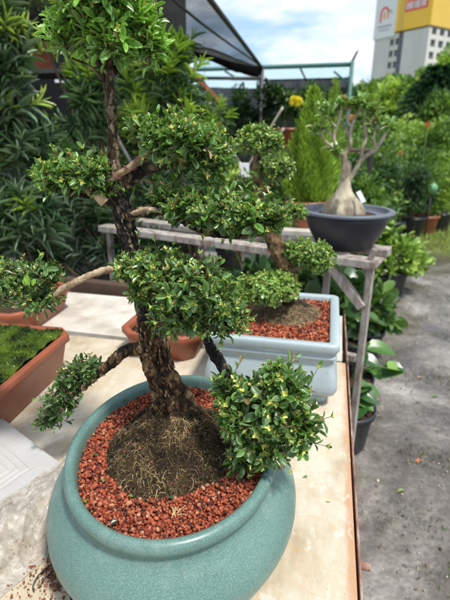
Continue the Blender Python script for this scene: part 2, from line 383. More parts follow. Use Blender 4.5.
M['byellow_shade'] = simple('yellow_banner_shaded', (.62, .40, .06), .5, .1, .3)  # darker copy of the yellow, shade painted on the banner's side and fold
M['bwhite'] = simple('white_banner', (.66, .67, .68), .5, .06, .3)
M['bred'] = simple('red_stripe', (.70, .07, .06), .5, .1, .3)
M['bgreen'] = simple('green_mark', (.25, .42, .10), .5, .1, .3)
M['bgrey'] = simple('grey_mark', (.30, .31, .33), .5, .1, .3)
M['borange'] = simple('orange_mark', (.80, .28, .04), .5, .1, .3)
M['caudex'] = bark('caudex', (.20, .16, .10), (.36, .31, .22), (.50, .44, .33), 26)
M['copper'] = simple('coated_wire', (.16, .045, .05), .45, .2, 60)
M['blackwire'] = simple('black_wire', (.012, .012, .013), .4, .2, 60)
#SPLIT
# ================================================================== GROUND
g = MB()
g.add([(-400, -60, 0), (400, -60, 0), (400, 900, 0), (-400, 900, 0)], [(0, 1, 2, 3)])
tag(g.build('ground', M['ground']), kind='structure')
# grass patch beyond the concrete, and thin tufts in the cracks
def blades(P, L, c):
    n = len(P); D = np.stack([RNG.normal(0, .35, n), RNG.normal(0, .35, n), np.ones(n)], 1)
    return P, D, RNG.normal(size=(n, 3)), L, c
n = 16000; P = np.stack([RNG.uniform(-1, 9, n), RNG.uniform(5.9, 10.0, n), np.zeros(n)], 1)
keep = P[:, 1] > 6.15 + .45 * np.array([noise.noise(Vector((x * .8, y * .3, 0))) for x, y in P[:, :2]])
P = P[keep]; n = len(P); c = np.array([(.24, .31, .07)]) * RNG.uniform(.5, 1.5, (n, 1)) * (1 + RNG.normal(0, .12, (n, 3)))
me = leaves_mesh('grass', T_QUAD, P, *blades(P, 0, 0)[1:3], RNG.uniform(.04, .11, n), .012, np.abs(c))
tag(link('grass', me, M['leaf_far']), 'short yellowish green grass growing past the damp concrete', 'grass', kind='stuff')
n = 1300; cx = RNG.choice(11, n); cen = np.array([(.95, 3.4), (.8, 3.75), (1.25, 4.2), (.75, 2.7), (1.6, 4.6), (.62, 1.9), (1.2, 5.1), (.95, 4.6), (1.9, 5.2), (.55, 1.25), (.42, 1.5)])
P = np.concatenate([cen[cx] + RNG.normal(0, 1, (n, 2)) * np.array([.11, .05]), np.zeros((n, 1))], 1)
c = np.array([(.10, .15, .035)]) * RNG.uniform(.5, 1.5, (n, 1)) * np.ones((1, 3))
me = leaves_mesh('weed', T_QUAD, P, *blades(P, 0, 0)[1:3], RNG.uniform(.008, .03, n), .004, c)
tag(link('weeds', me, M['leaf_far']), 'thin low weeds in the cracks of the concrete path', 'weeds', kind='stuff')
# fallen leaves and grit on the concrete
n = 2600; P = np.stack([RNG.uniform(.12, 1.8, n), RNG.uniform(1.0, 4.8, n), np.full(n, .004)], 1)
c = np.array([(.30, .26, .21)]) * RNG.uniform(.4, 1.7, (n, 1)) * np.ones((1, 3))
tag(link('grit', stones_mesh('grit', P, RNG.gamma(2.2, .0011, n) + .0008, c), M['stone']), 'scattered grit and pebbles on the concrete path', 'grit', kind='stuff')
n = 130; P = np.stack([.12 + RNG.gamma(1.6, .28, n), RNG.uniform(1.0, 4.8, n), np.full(n, .006)], 1); c = np.array([(.16, .10, .05), (.26, .17, .08), (.07, .05, .03), (.14, .17, .05)])[RNG.choice(4, n)]
tag(link('leaf_litter', leaves_mesh('leaf_litter', T_BOX, P, RNG.normal(size=(n, 3)) * V(1, 1, .08), RNG.normal(0, .2, (n, 3)) + V(0, 0, 1), RNG.uniform(.008, .028, n), RNG.uniform(.004, .011, n), c), M['leaf']), 'small brown leaf litter scattered over the damp concrete', 'leaf litter', kind='stuff')
for (x, y, cc, lab) in ((415, 462, (.50, .16, .05), 'small orange fallen leaf on the wet concrete, nearest the camera'), (417, 378, (.45, .25, .15), 'small pinkish fallen leaf on the concrete beside the round leaved plant'), (432, 397, (.12, .22, .05), 'small green fallen leaf on the concrete path'), (397, 492, (.22, .28, .08), 'narrow yellow green leaf on the wet concrete near the table edge')):
    p = onz(x, y, .006); me = leaves_mesh('fallen_leaf', T_BOX, [p], [(.8, .6, .05)], [(0, .1, 1)], .042, .020, np.array([cc]))
    tag(link('fallen_leaf', me, M['leaf']), lab, 'leaf')

# ================================================================== TABLE
TX = .093
t = thing('work_table', 'long white washed plywood table with a rusty right edge, carrying the bonsai pots', 'table', (-.7, .7, 0))
MB().box((-.753, .545, .735), (1.686, 1.54, .03), b=.002).build('tabletop', M['table'], t)
b = MB(); b.box((-.756, 1.545, .733), (1.68, .39, .03), rz=-.02, b=.002).build('board', M['board'], t)
MB().box((.0965, .75, .722), (.0042, 2.1, .056), b=.001).build('edge_strip', M['rust'], t)
MB().box((.0925, .75, .70), (.0035, 2.0, .03)).build('edge_rail', M['steel_dark'], t)
MB().box((-.80, 1.785, .752), (1.5, .045, .075), rz=-.12, b=.003).build('back_rail', M['darkwood'], t)
for x in (-1.5, .055):
    for y in (-.1, 1.6): MB().box((x, y, .36), (.045, .045, .72), b=.003).build('leg', M['rust'], t)
pb = MB(); p0 = V(.100, .640, .690)
pts = [p0 + V(k * .012, 0, 0) for k in range(3)]
pb.lathe([(.0068, 0), (.0068, .022), (.0048, .022), (.0048, .006)], (0, 0, 0), 16)
pv = [(p0[0] + z + .001, p0[1] + x, p0[2] + y) for x, y, z in pb.v]; pb.v = pv
pb.build('pipe_stub', M['rust'], t)

# ================================================================== MAIN BONSAI
UM = V(math.cos(R(12)), math.sin(R(12)), 0); VM = V(-math.sin(R(12)), math.cos(R(12)), 0); PC = V(-.229, .612, 0); A0, B0 = .158, .203
POTC = (float(PC[0]), float(PC[1]), .75)
bon = thing('potted_bonsai', 'large boxwood bonsai with rounded leaf pads in an oval teal speckled pot, nearest the camera', 'bonsai', POTC)
def oval(prof, seg=128):
    m = MB(); P = []
    for off, z in prof:
        for k in range(seg):
            a = 2 * math.pi * k / seg; q = PC + UM * ((A0 + off) * math.cos(a)) + VM * ((B0 + off) * math.sin(a)); P.append((q[0], q[1], z))
    F = []
    for i in range(len(prof) - 1):
        for k in range(seg):
            j = (k + 1) % seg; F.append((i * seg + k, i * seg + j, (i + 1) * seg + j, (i + 1) * seg + k))
    return m.add(P, F)
prof = [(-.012, .86), (-.004, .90), (-.001, .918), (.000, .924), (.003, .930), (.008, .933), (.013, .932), (.0175, .928), (.019, .921), (.0175, .914), (.0145, .909), (.0125, .904), (.0135, .899), (.018, .893), (.026, .886), (.034, .878), (.042, .868),
        (.049, .856), (.0535, .843), (.0535, .830), (.049, .816), (.040, .802), (.029, .790), (.019, .781), (.011, .774), (.007, .770), (.005, .766)]
pot = link('pot', oval(prof).mesh('pot'), M['teal'], bon)
link('foot', oval([(.002, .772), (.007, .767), (.013, .763), (.016, .757), (.014, .7515), (.0, .7515), (-.15, .7515)]).mesh('foot'), M['teal'], pot)
def inoval(n, f=.985):
    r = np.sqrt(RNG.uniform(0, 1, n)) * f; a = RNG.uniform(0, 2 * math.pi, n)
    return PC[None] + UM[None] * (r * A0 * np.cos(a))[:, None] + VM[None] * (r * B0 * np.sin(a))[:, None]
MC = onz(173, 437, .93); MC = V(MC[0], MC[1], 0)          # root mound centre
def mound_h(x, y):
    q = V(x, y, 0) - MC; u, v = q @ UM, q @ VM; r = math.sqrt((u / .113) ** 2 + (v / .130) ** 2)
    a = math.atan2(v, u); r *= 1 + .13 * noise.noise(Vector((math.cos(a) * 1.3, math.sin(a) * 1.3, 3)))
    if r >= 1: return 0.0
    return .054 * (1 - r ** 1.9) + (.010 * (1 - r) + .004) * noise.fractal(Vector((x * 55, y * 55, 1)), .8, 2, 4) + .003
SZ = .909
bed = MB(); k = 40; P = []
for i in range(k + 1):
    for j in range(96):
        a = 2 * math.pi * j / 96; r = i / k * 1.0; q = PC + UM * (r * A0 * math.cos(a)) + VM * (r * B0 * math.sin(a)); P.append((q[0], q[1], SZ - .003))
F = [(i * 96 + j, i * 96 + (j + 1) % 96, (i + 1) * 96 + (j + 1) % 96, (i + 1) * 96 + j) for i in range(k) for j in range(96)]
bed.add(P, F); bd = bed.build('gravel_bed', M['redbed'], bon)
P = inoval(13000); h = np.array([mound_h(p[0], p[1]) for p in P]); P = P[h < .006]; n = len(P)
P[:, 2] = SZ + RNG.uniform(-.003, .0045, n) + .0018 * np.array([noise.noise(Vector((p[0] * 30, p[1] * 30, 0))) for p in P])
base = np.array([(.31, .068, .032), (.38, .11, .055), (.17, .040, .022), (.42, .19, .11), (.06, .025, .02)])
c = base[RNG.choice(5, n, p=[.34, .25, .2, .10, .11])] * RNG.uniform(.75, 1.2, (n, 1))
gv = link('gravel', stones_mesh('gravel', P, RNG.gamma(6, .00034, n) + .0007, c), M['stone'], bon); gv['kind'] = 'stuff'
# mound
G = 130; P = []; cc = []
for i in range(G):
    for j in range(G):
        x = MC[0] + (i / (G - 1) - .5) * .29; y = MC[1] + (j / (G - 1) - .5) * .31; hh = mound_h(x, y)
        P.append((x, y, SZ + hh - .004 if hh > 0 else SZ - .012)); q = noise.noise(Vector((x * 25, y * 25, 5)))
        cc.append((.045 + .03 * q, .030 + .024 * q, .016 + .004 * q))
F = [(i * G + j, (i + 1) * G + j, (i + 1) * G + j + 1, i * G + j + 1) for i in range(G - 1) for j in range(G - 1) if max(P[i * G + j][2], P[(i + 1) * G + j][2], P[(i + 1) * G + j + 1][2], P[i * G + j + 1][2]) > SZ - .010]
mm = MB().add(P, F, cc); M['moundm'] = vcol_mat('root_soil', .95, .1, 230, .8, .9, .004)
md = mm.build('root_mound', M['moundm'], bon)
paths = []; cols = []; K = 7
for q in range(3600):
    a = RNG.uniform(0, 6.283); r = RNG.uniform(0, 1) ** .5 * 1.0; x, y = (MC + UM * r * .106 * math.cos(a) + VM * r * .126 * math.sin(a))[:2]
    d = RNG.normal(0, 1, 2); rad = np.array([x, y]) - MC[:2]
    d = d / np.linalg.norm(d) + rad * 7; d /= np.linalg.norm(d); Ln = RNG.uniform(.005, .023); cu = RNG.normal(0, 60); pp = []; ph = RNG.uniform(0, 6); lift = RNG.uniform(.0, .004)
    an = math.atan2(d[1], d[0]); px_, py_ = x, y
    for i in range(K):
        hh = mound_h(px_, py_); pp.append((px_, py_, SZ - .004 + hh + lift * math.sin(math.pi * i / (K - 1)) + .0008)); st = Ln / K; an += cu * st + RNG.normal(0, .18); px_ += math.cos(an) * st; py_ += math.sin(an) * st
    paths.append(pp); k = RNG.choice(5, p=[.36, .27, .17, .12, .08]); nn_ = noise.noise(Vector((x * 30, y * 30, 9))); cols.append(np.array([(.085, .058, .03), (.19, .13, .065), (.40, .29, .15), (.03, .02, .012), (.13, .13, .035)][k]) * RNG.uniform(.45, 1.05) * max(.25, .9 + 1.9 * nn_))
n = 2600; Pm = MC[None] + UM[None] * RNG.uniform(-.12, .12, (n, 1)) + VM[None] * RNG.uniform(-.13, .13, (n, 1)); hh = np.array([mound_h(q[0], q[1]) for q in Pm]); Pm[:, 2] = SZ - .003 + hh; Pm = Pm[hh > .001]; n = len(Pm)
cr_ = link('soil_crumbs', stones_mesh('soil_crumbs', Pm, RNG.gamma(3, .00045, n) + .0005, np.array([(.05, .032, .018), (.11, .075, .04), (.025, .017, .011), (.20, .06, .03), (.10, .11, .03)])[RNG.choice(5, n, p=[.36, .26, .22, .06, .10])] * RNG.uniform(.6, 1.2, (n, 1))), M['stone'], md); cr_['kind'] = 'stuff'
rf = link('root_fibres', fibres_mesh('root_fibres', paths, RNG.uniform(.00028, .00075, len(paths)), cols), M['fibre'], md); rf['kind'] = 'stuff'
# trunk
TY = .672
def tp(x, y, dY=0): return ony(x, y, TY + dY)
def chain(pts, n=8): return [q for q in spline(pts, n)]
lo = chain([(178, 418, .0, 27), (174, 404, .0, 21), (166, 386, .0, 16.5), (158, 364, 0, 15), (153, 342, 0, 14.5), (149, 318, 0, 12)], 10)
hi = chain([(150, 330, 0, 12), (147, 310, 0, 10.4), (143, 288, 0, 9.6), (134, 258, 0, 9.4), (128, 236, 0, 9.6), (124, 215, 0, 10.0), (120, 196, 0, 9.8), (118, 184, 0, 9.2)], 9)
top = chain([(119, 190, 0, 8.8), (118, 178, 0, 7.6), (115, 162, 0, 5.8), (113, 140, 0, 5.0), (112, 118, 0, 4.8), (110, 95, 0, 4.8), (108, 76, 0, 4.6), (107, 60, -.003, 5), (106, 38, 0, 4)], 8)
def limb(ch, sides=26, disp=.22, sc=75): 
    m = MB(); pts = [tp(q[0], q[1], q[2]) for q in ch]; m.tube(pts, [q[3] * mpp(TY) for q in ch], sides, disp=disp, sc=sc); return m, pts
tr = MB()
def plated(m, pts, rads, sides, step, cell, amp, pal, tanbias=0.0, stretch=.42):
    """bark of lifted plates with cracks between them, colours per plate"""
    pts = [np.array(p, float) for p in pts]; d_ = np.concatenate([[0], np.cumsum([np.linalg.norm(b - a) for a, b in zip(pts[:-1], pts[1:])])]); n = max(4, int(d_[-1] / step)); u = np.linspace(0, d_[-1], n)
    A_ = np.array(pts); cp = np.stack([np.interp(u, d_, A_[:, k]) for k in range(3)], 1); rr_ = np.interp(u, d_, rads); P = []; C_ = []; up = None
    for i in range(n):
        t = cp[min(i + 1, n - 1)] - cp[max(i - 1, 0)]; t /= np.linalg.norm(t) + 1e-12
        if up is None: up = np.cross(t, V(0, 0, 1) if abs(t[2]) < .9 else V(1, 0, 0))
        up = up - t * (up @ t); up /= np.linalg.norm(up); bb = np.cross(t, up)
        for k in range(sides):
            a = 2 * math.pi * k / sides; d = up * math.cos(a) + bb * math.sin(a); q = cp[i] + d * rr_[i]
            w_ = Vector(q) + Vector((noise.noise(Vector(q * 160)), noise.noise(Vector(q * 160 + 7)), noise.noise(Vector(q * 160 + 13)))) * .0035
            dist, pp_ = noise.voronoi(Vector((w_.x * cell, w_.y * cell, w_.z * cell * stretch))); e = min(1, (dist[1] - dist[0]) * 2.6); c0 = pp_[0]
            hsh = noise.cell(c0 * 7.31 + Vector((.5, .5, .5))) ; hsh = (math.sin(c0.x * 127.1 + c0.y * 311.7 + c0.z * 74.7) * 43758.5) % 1
            big = noise.fractal(Vector(q * 26), 1, 2, 3); fine = noise.noise(Vector(q * 420)); lift = (.25 + .75 * hsh)
            P.append(q + d * (amp * (e ** .6 * lift + .22 * fine) + rr_[i] * .26 * big - amp * .4) + t * (amp * .5 * e * (hsh - .5)))
            idx_ = min(len(pal) - 1, max(0, int((hsh * .75 + .5 * noise.noise(Vector(q * 48)) + .12 + tanbias) * len(pal)))); cc_ = np.array(pal[idx_]) * (1 + .35 * fine); C_.append(cc_ * (.25 + .75 * e))
    F = [(i * sides + k, i * sides + (k + 1) % sides, (i + 1) * sides + (k + 1) % sides, (i + 1) * sides + k) for i in range(n - 1) for k in range(sides)]
    F += [tuple(range(sides - 1, -1, -1)), tuple((n - 1) * sides + k for k in range(sides))]
    return m.add(P, F, np.clip(C_, .002, 1))
PAL_LO = [(.022, .014, .009), (.05, .029, .016), (.115, .060, .027), (.20, .112, .050), (.33, .205, .10), (.46, .31, .165)]
PAL_HI = [(.010, .009, .009), (.014, .013, .012), (.022, .020, .018), (.030, .026, .022), (.07, .052, .036), (.26, .19, .12)]
PAL_TOP = [(.018, .013, .010), (.035, .025, .017), (.065, .045, .028), (.11, .078, .046), (.19, .135, .08), (.34, .26, .16)]
M['plate'] = vcol_mat('plated_bark', .85, .25, 420, .45, .9, .0018)
def wpts(ch): return [tp(*q[:3]) for q in ch], [q[3] * mpp(TY) for q in ch]
# flaring surface roots
for a in (-2.9, -2.35, -1.75, -1.2, -.6, .1, .9, 1.8, 2.6):
    c0 = tp(172, 402); r0 = .020; e = .060 + .022 * math.sin(a * 5)
    P = [c0 + V(math.cos(a) * r0 * .6, math.sin(a) * r0 * .6, .02), c0 + V(math.cos(a) * r0 * 1.3, math.sin(a) * r0 * 1.3, 0)]
    q = c0 + V(math.cos(a) * e, math.sin(a) * e, 0); P.append(V(q[0], q[1], SZ + mound_h(q[0], q[1]) - .004))
    plated(tr, spline(P, 5), list(np.linspace(.013, .003, 11)), 36, .0012, 120, .0022, PAL_LO)
plated(tr, *wpts(lo), 150, .0010, 85, .0055, PAL_LO, -.02)
def flakes(m, ch, n, size, tone):
    for _ in range(n):
        k = random.randrange(1, len(ch) - 1); q = ch[k]; t_ = unit(tp(*ch[k + 1][:3]) - tp(*ch[k - 1][:3])); cpt = tp(*q[:3]); a = random.uniform(0, 6.283)
        e1 = unit(np.cross(t_, V(0, 1, 0))); e2 = np.cross(t_, e1); nn = e1 * math.cos(a) + e2 * math.sin(a); s_ = np.cross(t_, nn)
        p = cpt + nn * (q[3] * mpp(TY) * random.uniform(1.0, 1.14)); L = size * random.uniform(.5, 1.5); W = L * random.uniform(.25, .5); li = random.uniform(.1, .6) * W
        nv = random.randint(5, 7); v = []
        for q_ in range(nv):
            an_ = 2 * math.pi * (q_ + random.uniform(-.3, .3)) / nv; jr = random.uniform(.55, 1.1); v.append(p + t_ * math.cos(an_) * L * .5 * jr + s_ * math.sin(an_) * W * .5 * jr + nn * li * (math.cos(an_) * .6 + random.uniform(0, .5)))
        v += [x - nn * .0012 for x in v]; c_ = np.array(random.choice(tone)) * random.uniform(.7, 1.2)
        m.add(v, [tuple(range(nv)), tuple(range(2 * nv - 1, nv - 1, -1))] + [(q_, q_ + nv, (q_ + 1) % nv + nv, (q_ + 1) % nv) for q_ in range(nv)], c_, smooth=False)
flakes(tr, lo, 520, .010, PAL_LO[1:]); trunk = tr.build('trunk', M['plate'], bon)
m2 = plated(MB(), *wpts(hi), 110, .0010, 95, .0042, PAL_HI, -.02); flakes(m2, hi, 160, .008, PAL_HI[2:]); m2.build('upper_trunk', M['plate'], trunk)
m3 = plated(MB(), *wpts(top), 64, .0010, 130, .0022, PAL_TOP, .0); flakes(m3, top, 120, .006, PAL_TOP[2:]); m3.build('leader', M['plate'], trunk)
def branch(lst, mat, disp=.16, parent=None, sides=20):
    ch = chain(lst, 7)
    if mat == 'bark_pale': m, p = limb(ch, 24, .26, 150); return m.build('branch', M[mat], parent or bon), p
    r_ = lst[0][3]; big_ = r_ > 3.5; m = plated(MB(), *wpts(ch), 56 if big_ else 20, .0012 if big_ else .003, 120, .0030 if big_ else .0012, {'bark_lo': PAL_LO, 'bark_hi': PAL_HI, 'bark_top': PAL_TOP}[mat], 0); return m.build('branch', M['plate'], parent or bon), None
branch([(100, 188, -.012, 3.8), (113, 178, -.014, 3.6), (126, 170, -.014, 3.4), (138, 161, -.014, 3.4), (147, 152, -.013, 3.7), (151, 147, -.012, 4.2)], 'bark_pale', .13)
branch([(124, 182, 0, 7), (140, 171, .004, 6), (158, 166, .006, 5), (178, 163, .01, 4.5), (200, 160, .015, 3)], 'bark_top')
branch([(116, 200, 0, 7), (106, 199, -.008, 7), (98, 194, -.012, 6.4), (93, 190, -.014, 6.2)], 'bark_hi', .15)
m = MB(); p = tp(93, 190, -.014); q = tp(91, 188.6, -.0145); m.tube([p, q], [.0102, .0098], 18, disp=.04); cw = tp(103, 198, -.018)
m.tube([tp(105, 203, -.02), tp(96, 193, -.022)], [.0085, .008], 18, disp=.06); m.build('cut_stub', M['cutwood'], bon)
branch([(104, 196, -.004, 4), (90, 196, -.01, 3), (76, 193, -.012, 2.6), (60, 188, -.01, 1.8)], 'bark_top')
branch([(124, 217, -.004, 5.4), (136, 213, -.016, 4.4), (152, 210, -.02, 4.4), (170, 214, -.016, 4.8), (188, 222, -.008, 4.8), (208, 231, 0, 4.4), (232, 235, .006, 3.8), (255, 234, .01, 2.8), (275, 230, .01, 2)], 'bark_top')
branch([(128, 215, -.012, 2.6), (138, 212, -.023, 2.8), (150, 209.5, -.026, 2.8), (163, 212, -.023, 2.3)], 'bark_pale', .1)
branch([(128, 268, -.006, 4), (112, 269, -.012, 3.8), (96, 273, -.018, 3.6), (80, 280, -.02, 3.6), (64, 288, -.02, 3.5), (52, 296, -.02, 3), (30, 300, -.02, 2.2)], 'bark_pale')
branch([(154, 346, -.01, 11), (138, 349, -.012, 8), (124, 352, -.01, 6.6), (110, 364, 0, 5.8), (96, 376, .01, 5.2), (84, 386, .015, 4.2), (70, 396, .02, 3), (58, 410, .02, 2)], 'bark_lo', .28, sides=28)
branch([(146, 318, -.008, 6), (158, 312, -.024, 5), (175, 306, -.035, 4.2), (195, 312, -.04, 4.6), (205, 330, -.045, 5)], 'bark_hi')
branch([(200, 318, -.04, 4), (206, 338, -.05, 5), (213, 352, -.058, 5.6), (221, 364, -.066, 5.6), (228, 376, -.075, 5.2), (238, 390, -.085, 4.2), (252, 404, -.09, 3.2)], 'bark_hi', .3)
branch([(120, 190, .002, 4), (128, 180, .01, 4), (134, 170, .02, 3)], 'bark_hi')
for lst in ([(108, 78, 0, 3.4), (98, 62, -.005, 2.6), (85, 45, -.01, 2), (75, 30, -.01, 1.4)], [(108, 80, 0, 3.4), (122, 62, .01, 2.6), (138, 52, .015, 2), (150, 46, .02, 1.4)], [(108, 72, 0, 3), (112, 50, -.02, 2.4), (122, 28, -.03, 1.6)], [(108, 85, 0, 2), (100, 76, -.01, 1.5), (90, 66, -.015, 1), (72, 58, -.02, .8)]):
    branch(lst, 'bark_top', sides=12)
# copper-coloured training wire wound round the pale branch
m = MB(); ax = chain([(100, 188, -.012, 3.9), (113, 178, -.014, 3.7), (126, 170, -.014, 3.5), (138, 161, -.014, 3.5), (149, 150, -.013, 3.8)], 24); W_ = []
for i, q in enumerate(ax[:-1]):
    t_ = unit(tp(*ax[i + 1][:3]) - tp(*q[:3])); e1 = unit(np.cross(t_, V(0, 1, 0))); e2 = np.cross(t_, e1); a = i / len(ax) * 2 * math.pi * 4.0
    W_.append(tp(*q[:3]) + (e1 * math.cos(a) + e2 * math.sin(a)) * (q[3] * 1.1 * mpp(TY) + .0009))
m.tube(W_, .0011, 8); m.build('wire', M['copper'], bon)

# ---- foliage
DEEP, MID, WAX_SHEEN, TIP, TAN = [np.array(c) for c in ((.014, .048, .014), (.078, .19, .036), (.16, .26, .13), (.58, .58, .15), (.36, .25, .12))]  # the pale waxy green also paints the white sheen of glossy leaves
def sprigs(lobes, ns, Lf, tone=1.0, tipk=.5, flat=-.35, upb=.55, stem=.020, pairs=4, shell=(.35, 1.0), bright=0.0, fullness=1.0):
    """world ellipsoids (c, r3) -> arrays for leaves + twig paths"""
    Ps, Ds, Ns, Ls, Cs, Es, tw = [], [], [], [], [], [], []
    vol = np.array([l[1][0] * l[1][2] + l[1][0] * l[1][1] for l in lobes]); vol = vol / vol.sum(); tries = 0; made = 0
    while made < ns and tries < ns * 12:
        tries += 1; c, r = lobes[RNG.choice(len(lobes), p=vol)]; d = unit(RNG.normal(size=3))
        if d[2] < flat and RNG.uniform() < .85: continue
        s = RNG.uniform(*shell) ** .6; p = c + d * r * s
        if any(np.sum(((p - c2) / r2) ** 2) < .30 for c2, r2 in lobes if c2 is not c): continue
        lump = noise.noise(Vector(p * 30)); p = c + (p - c) * (1 + .30 * lump)
        a = unit(unit(d / r) * 1.0 + V(0, 0, upb) + RNG.normal(0, .42, 3)); a0 = unit(np.cross(a, RNG.normal(size=3))); made += 1
        k_t = RNG.uniform(); age = RNG.uniform(.75, 1.25); st = stem * RNG.uniform(.7, 1.35) * (1.7 if RNG.uniform() < .12 else 1); np_ = pairs + (RNG.uniform() < .35)
        p0 = p - a * st * (.7 if st < stem * 1.5 else .35); tw.append([c + (p0 - c) * .35, c + (p0 - c) * .75 - V(0, 0, .002), p0, p0 + a * st])
        yt = k_t < tipk
        for i in range(np_):
            f = i / max(1, np_ - 1); ang = 1.57 * i + RNG.normal(0, .2); rr = a0 * math.cos(ang) + np.cross(a, a0) * math.sin(ang)
            for sgn in (1, -1):
                if RNG.uniform() < .08: continue
                tl = math.radians(76 - 46 * f) + RNG.normal(0, .2); o = rr * sgn; dd = a * math.cos(tl) + o * math.sin(tl); nn = a * math.sin(tl) - o * math.cos(tl)
                sc = (1 - .42 * f * f) * RNG.choice([RNG.uniform(.45, .8), RNG.uniform(.8, 1.15), RNG.uniform(1.1, 1.45)], p=[.25, .5, .25]); Ps.append(p0 + a * st * f); Ds.append(dd + RNG.normal(0, .1, 3)); Ns.append(nn + RNG.normal(0, .22, 3)); Ls.append(Lf * sc)
                q = RNG.uniform(); col = DEEP + (MID - DEEP) * min(1, .25 + .55 * f + RNG.normal(0, .22)); col = col + (WAX_SHEEN - col) * (.65 if q < .3 else 0)
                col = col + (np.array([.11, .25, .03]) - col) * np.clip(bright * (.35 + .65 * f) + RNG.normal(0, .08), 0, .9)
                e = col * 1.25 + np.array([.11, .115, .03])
                if q > .975: col = TAN * RNG.uniform(.5, 1); e = col
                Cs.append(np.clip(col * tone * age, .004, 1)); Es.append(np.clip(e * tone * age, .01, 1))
        if yt:
            for sgn in range(4):
                ang = sgn * 1.6; rr = a0 * math.cos(ang) + np.cross(a, a0) * math.sin(ang); dd = a + rr * .55; Ps.append(p0 + a * st * 1.02); Ds.append(dd); Ns.append(a * .4 - rr); Ls.append(Lf * RNG.uniform(.25, .48))
                col = TIP * RNG.uniform(.7, 1.15); Cs.append(col); Es.append(col * 1.15)
        elif k_t > .90:
            Ps.append(p0 + a * st * .9); Ds.append(a + RNG.normal(0, .4, 3)); Ns.append(RNG.normal(size=3)); Ls.append(Lf * .55); Cs.append(TAN); Es.append(TAN)
    return Ps, Ds, Ns, Ls, Cs, Es, tw
def wl(l):
    """lobe from photo measurements (x, y, Y, half width px, half height px, depth factor)"""
    x, y, Y, hx, hy, k = l; s = mpp(Y); return (ony(x, y, Y), V(hx * s, hx * s * k, hy * s))
def pad(parent, lobes, ns, Lf=.0185, T=None, label=None, twr=.0011, ratio=.38, **kw):
    lo_ = [wl(l) for l in lobes]; Ps, Ds, Ns, Ls, Cs, Es, tw = sprigs(lo_, ns, Lf, **kw); Ls = np.array(Ls)
    me = leaves_mesh('foliage_pad', T or T_BOX, Ps, Ds, Ns, Ls, Ls * ratio * RNG.uniform(.85, 1.15, len(Ls)), np.array(Cs), np.array(Es))
    o = link('foliage_pad', me, M['leaf'], parent)
    if label: o['label'] = label
    tw = np.array(tw); c = np.array([(.16, .11, .06)]) * RNG.uniform(.4, 1.5, (len(tw), 1)) * np.ones((1, 3))
    link('twigs', fibres_mesh('twigs', tw, twr, c), M['twig'], o); return o
# top crown (back-light painted in as a brighter, yellower leaf colour)
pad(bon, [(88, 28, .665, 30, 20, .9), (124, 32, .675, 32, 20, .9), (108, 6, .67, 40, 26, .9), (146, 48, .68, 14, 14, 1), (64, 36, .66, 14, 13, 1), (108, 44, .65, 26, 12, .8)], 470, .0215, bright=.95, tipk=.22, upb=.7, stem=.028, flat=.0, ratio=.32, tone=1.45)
# upper left
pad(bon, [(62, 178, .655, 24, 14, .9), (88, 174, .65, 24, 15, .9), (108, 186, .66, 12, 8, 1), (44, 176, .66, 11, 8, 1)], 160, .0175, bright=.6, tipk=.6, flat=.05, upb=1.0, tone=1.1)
# upper right
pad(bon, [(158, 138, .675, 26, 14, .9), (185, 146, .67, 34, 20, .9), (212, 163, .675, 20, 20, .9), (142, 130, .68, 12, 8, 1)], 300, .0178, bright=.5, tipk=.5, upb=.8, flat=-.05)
# middle right
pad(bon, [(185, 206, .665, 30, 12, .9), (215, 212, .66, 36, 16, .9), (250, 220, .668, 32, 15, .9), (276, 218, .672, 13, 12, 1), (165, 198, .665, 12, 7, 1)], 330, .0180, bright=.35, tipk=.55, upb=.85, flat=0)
# centre
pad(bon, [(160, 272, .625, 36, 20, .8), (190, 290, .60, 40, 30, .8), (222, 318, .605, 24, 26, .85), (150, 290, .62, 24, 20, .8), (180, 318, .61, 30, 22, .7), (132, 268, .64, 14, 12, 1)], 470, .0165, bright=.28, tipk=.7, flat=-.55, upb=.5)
# lower left side, hanging over the pot rim
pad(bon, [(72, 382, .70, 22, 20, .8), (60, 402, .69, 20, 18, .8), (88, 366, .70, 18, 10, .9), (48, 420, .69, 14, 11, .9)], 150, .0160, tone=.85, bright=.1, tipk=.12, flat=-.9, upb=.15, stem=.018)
# left
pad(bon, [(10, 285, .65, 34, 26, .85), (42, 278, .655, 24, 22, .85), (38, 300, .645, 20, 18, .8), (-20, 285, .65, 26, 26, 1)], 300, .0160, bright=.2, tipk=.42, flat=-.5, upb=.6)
# lower right, nearest to the camera
pad(bon, [(262, 408, .575, 38, 34, .85), (284, 388, .585, 26, 26, .85), (246, 428, .57, 28, 26, .8), (292, 426, .575, 24, 22, .8), (262, 450, .57, 22, 22, .8), (232, 398, .585, 20, 24, .8), (240, 460, .565, 12, 18, .9), (300, 440, .575, 12, 14, .9)], 380, .0205, bright=.25, tipk=.7, flat=-.8, upb=.45, stem=.024, ratio=.44)
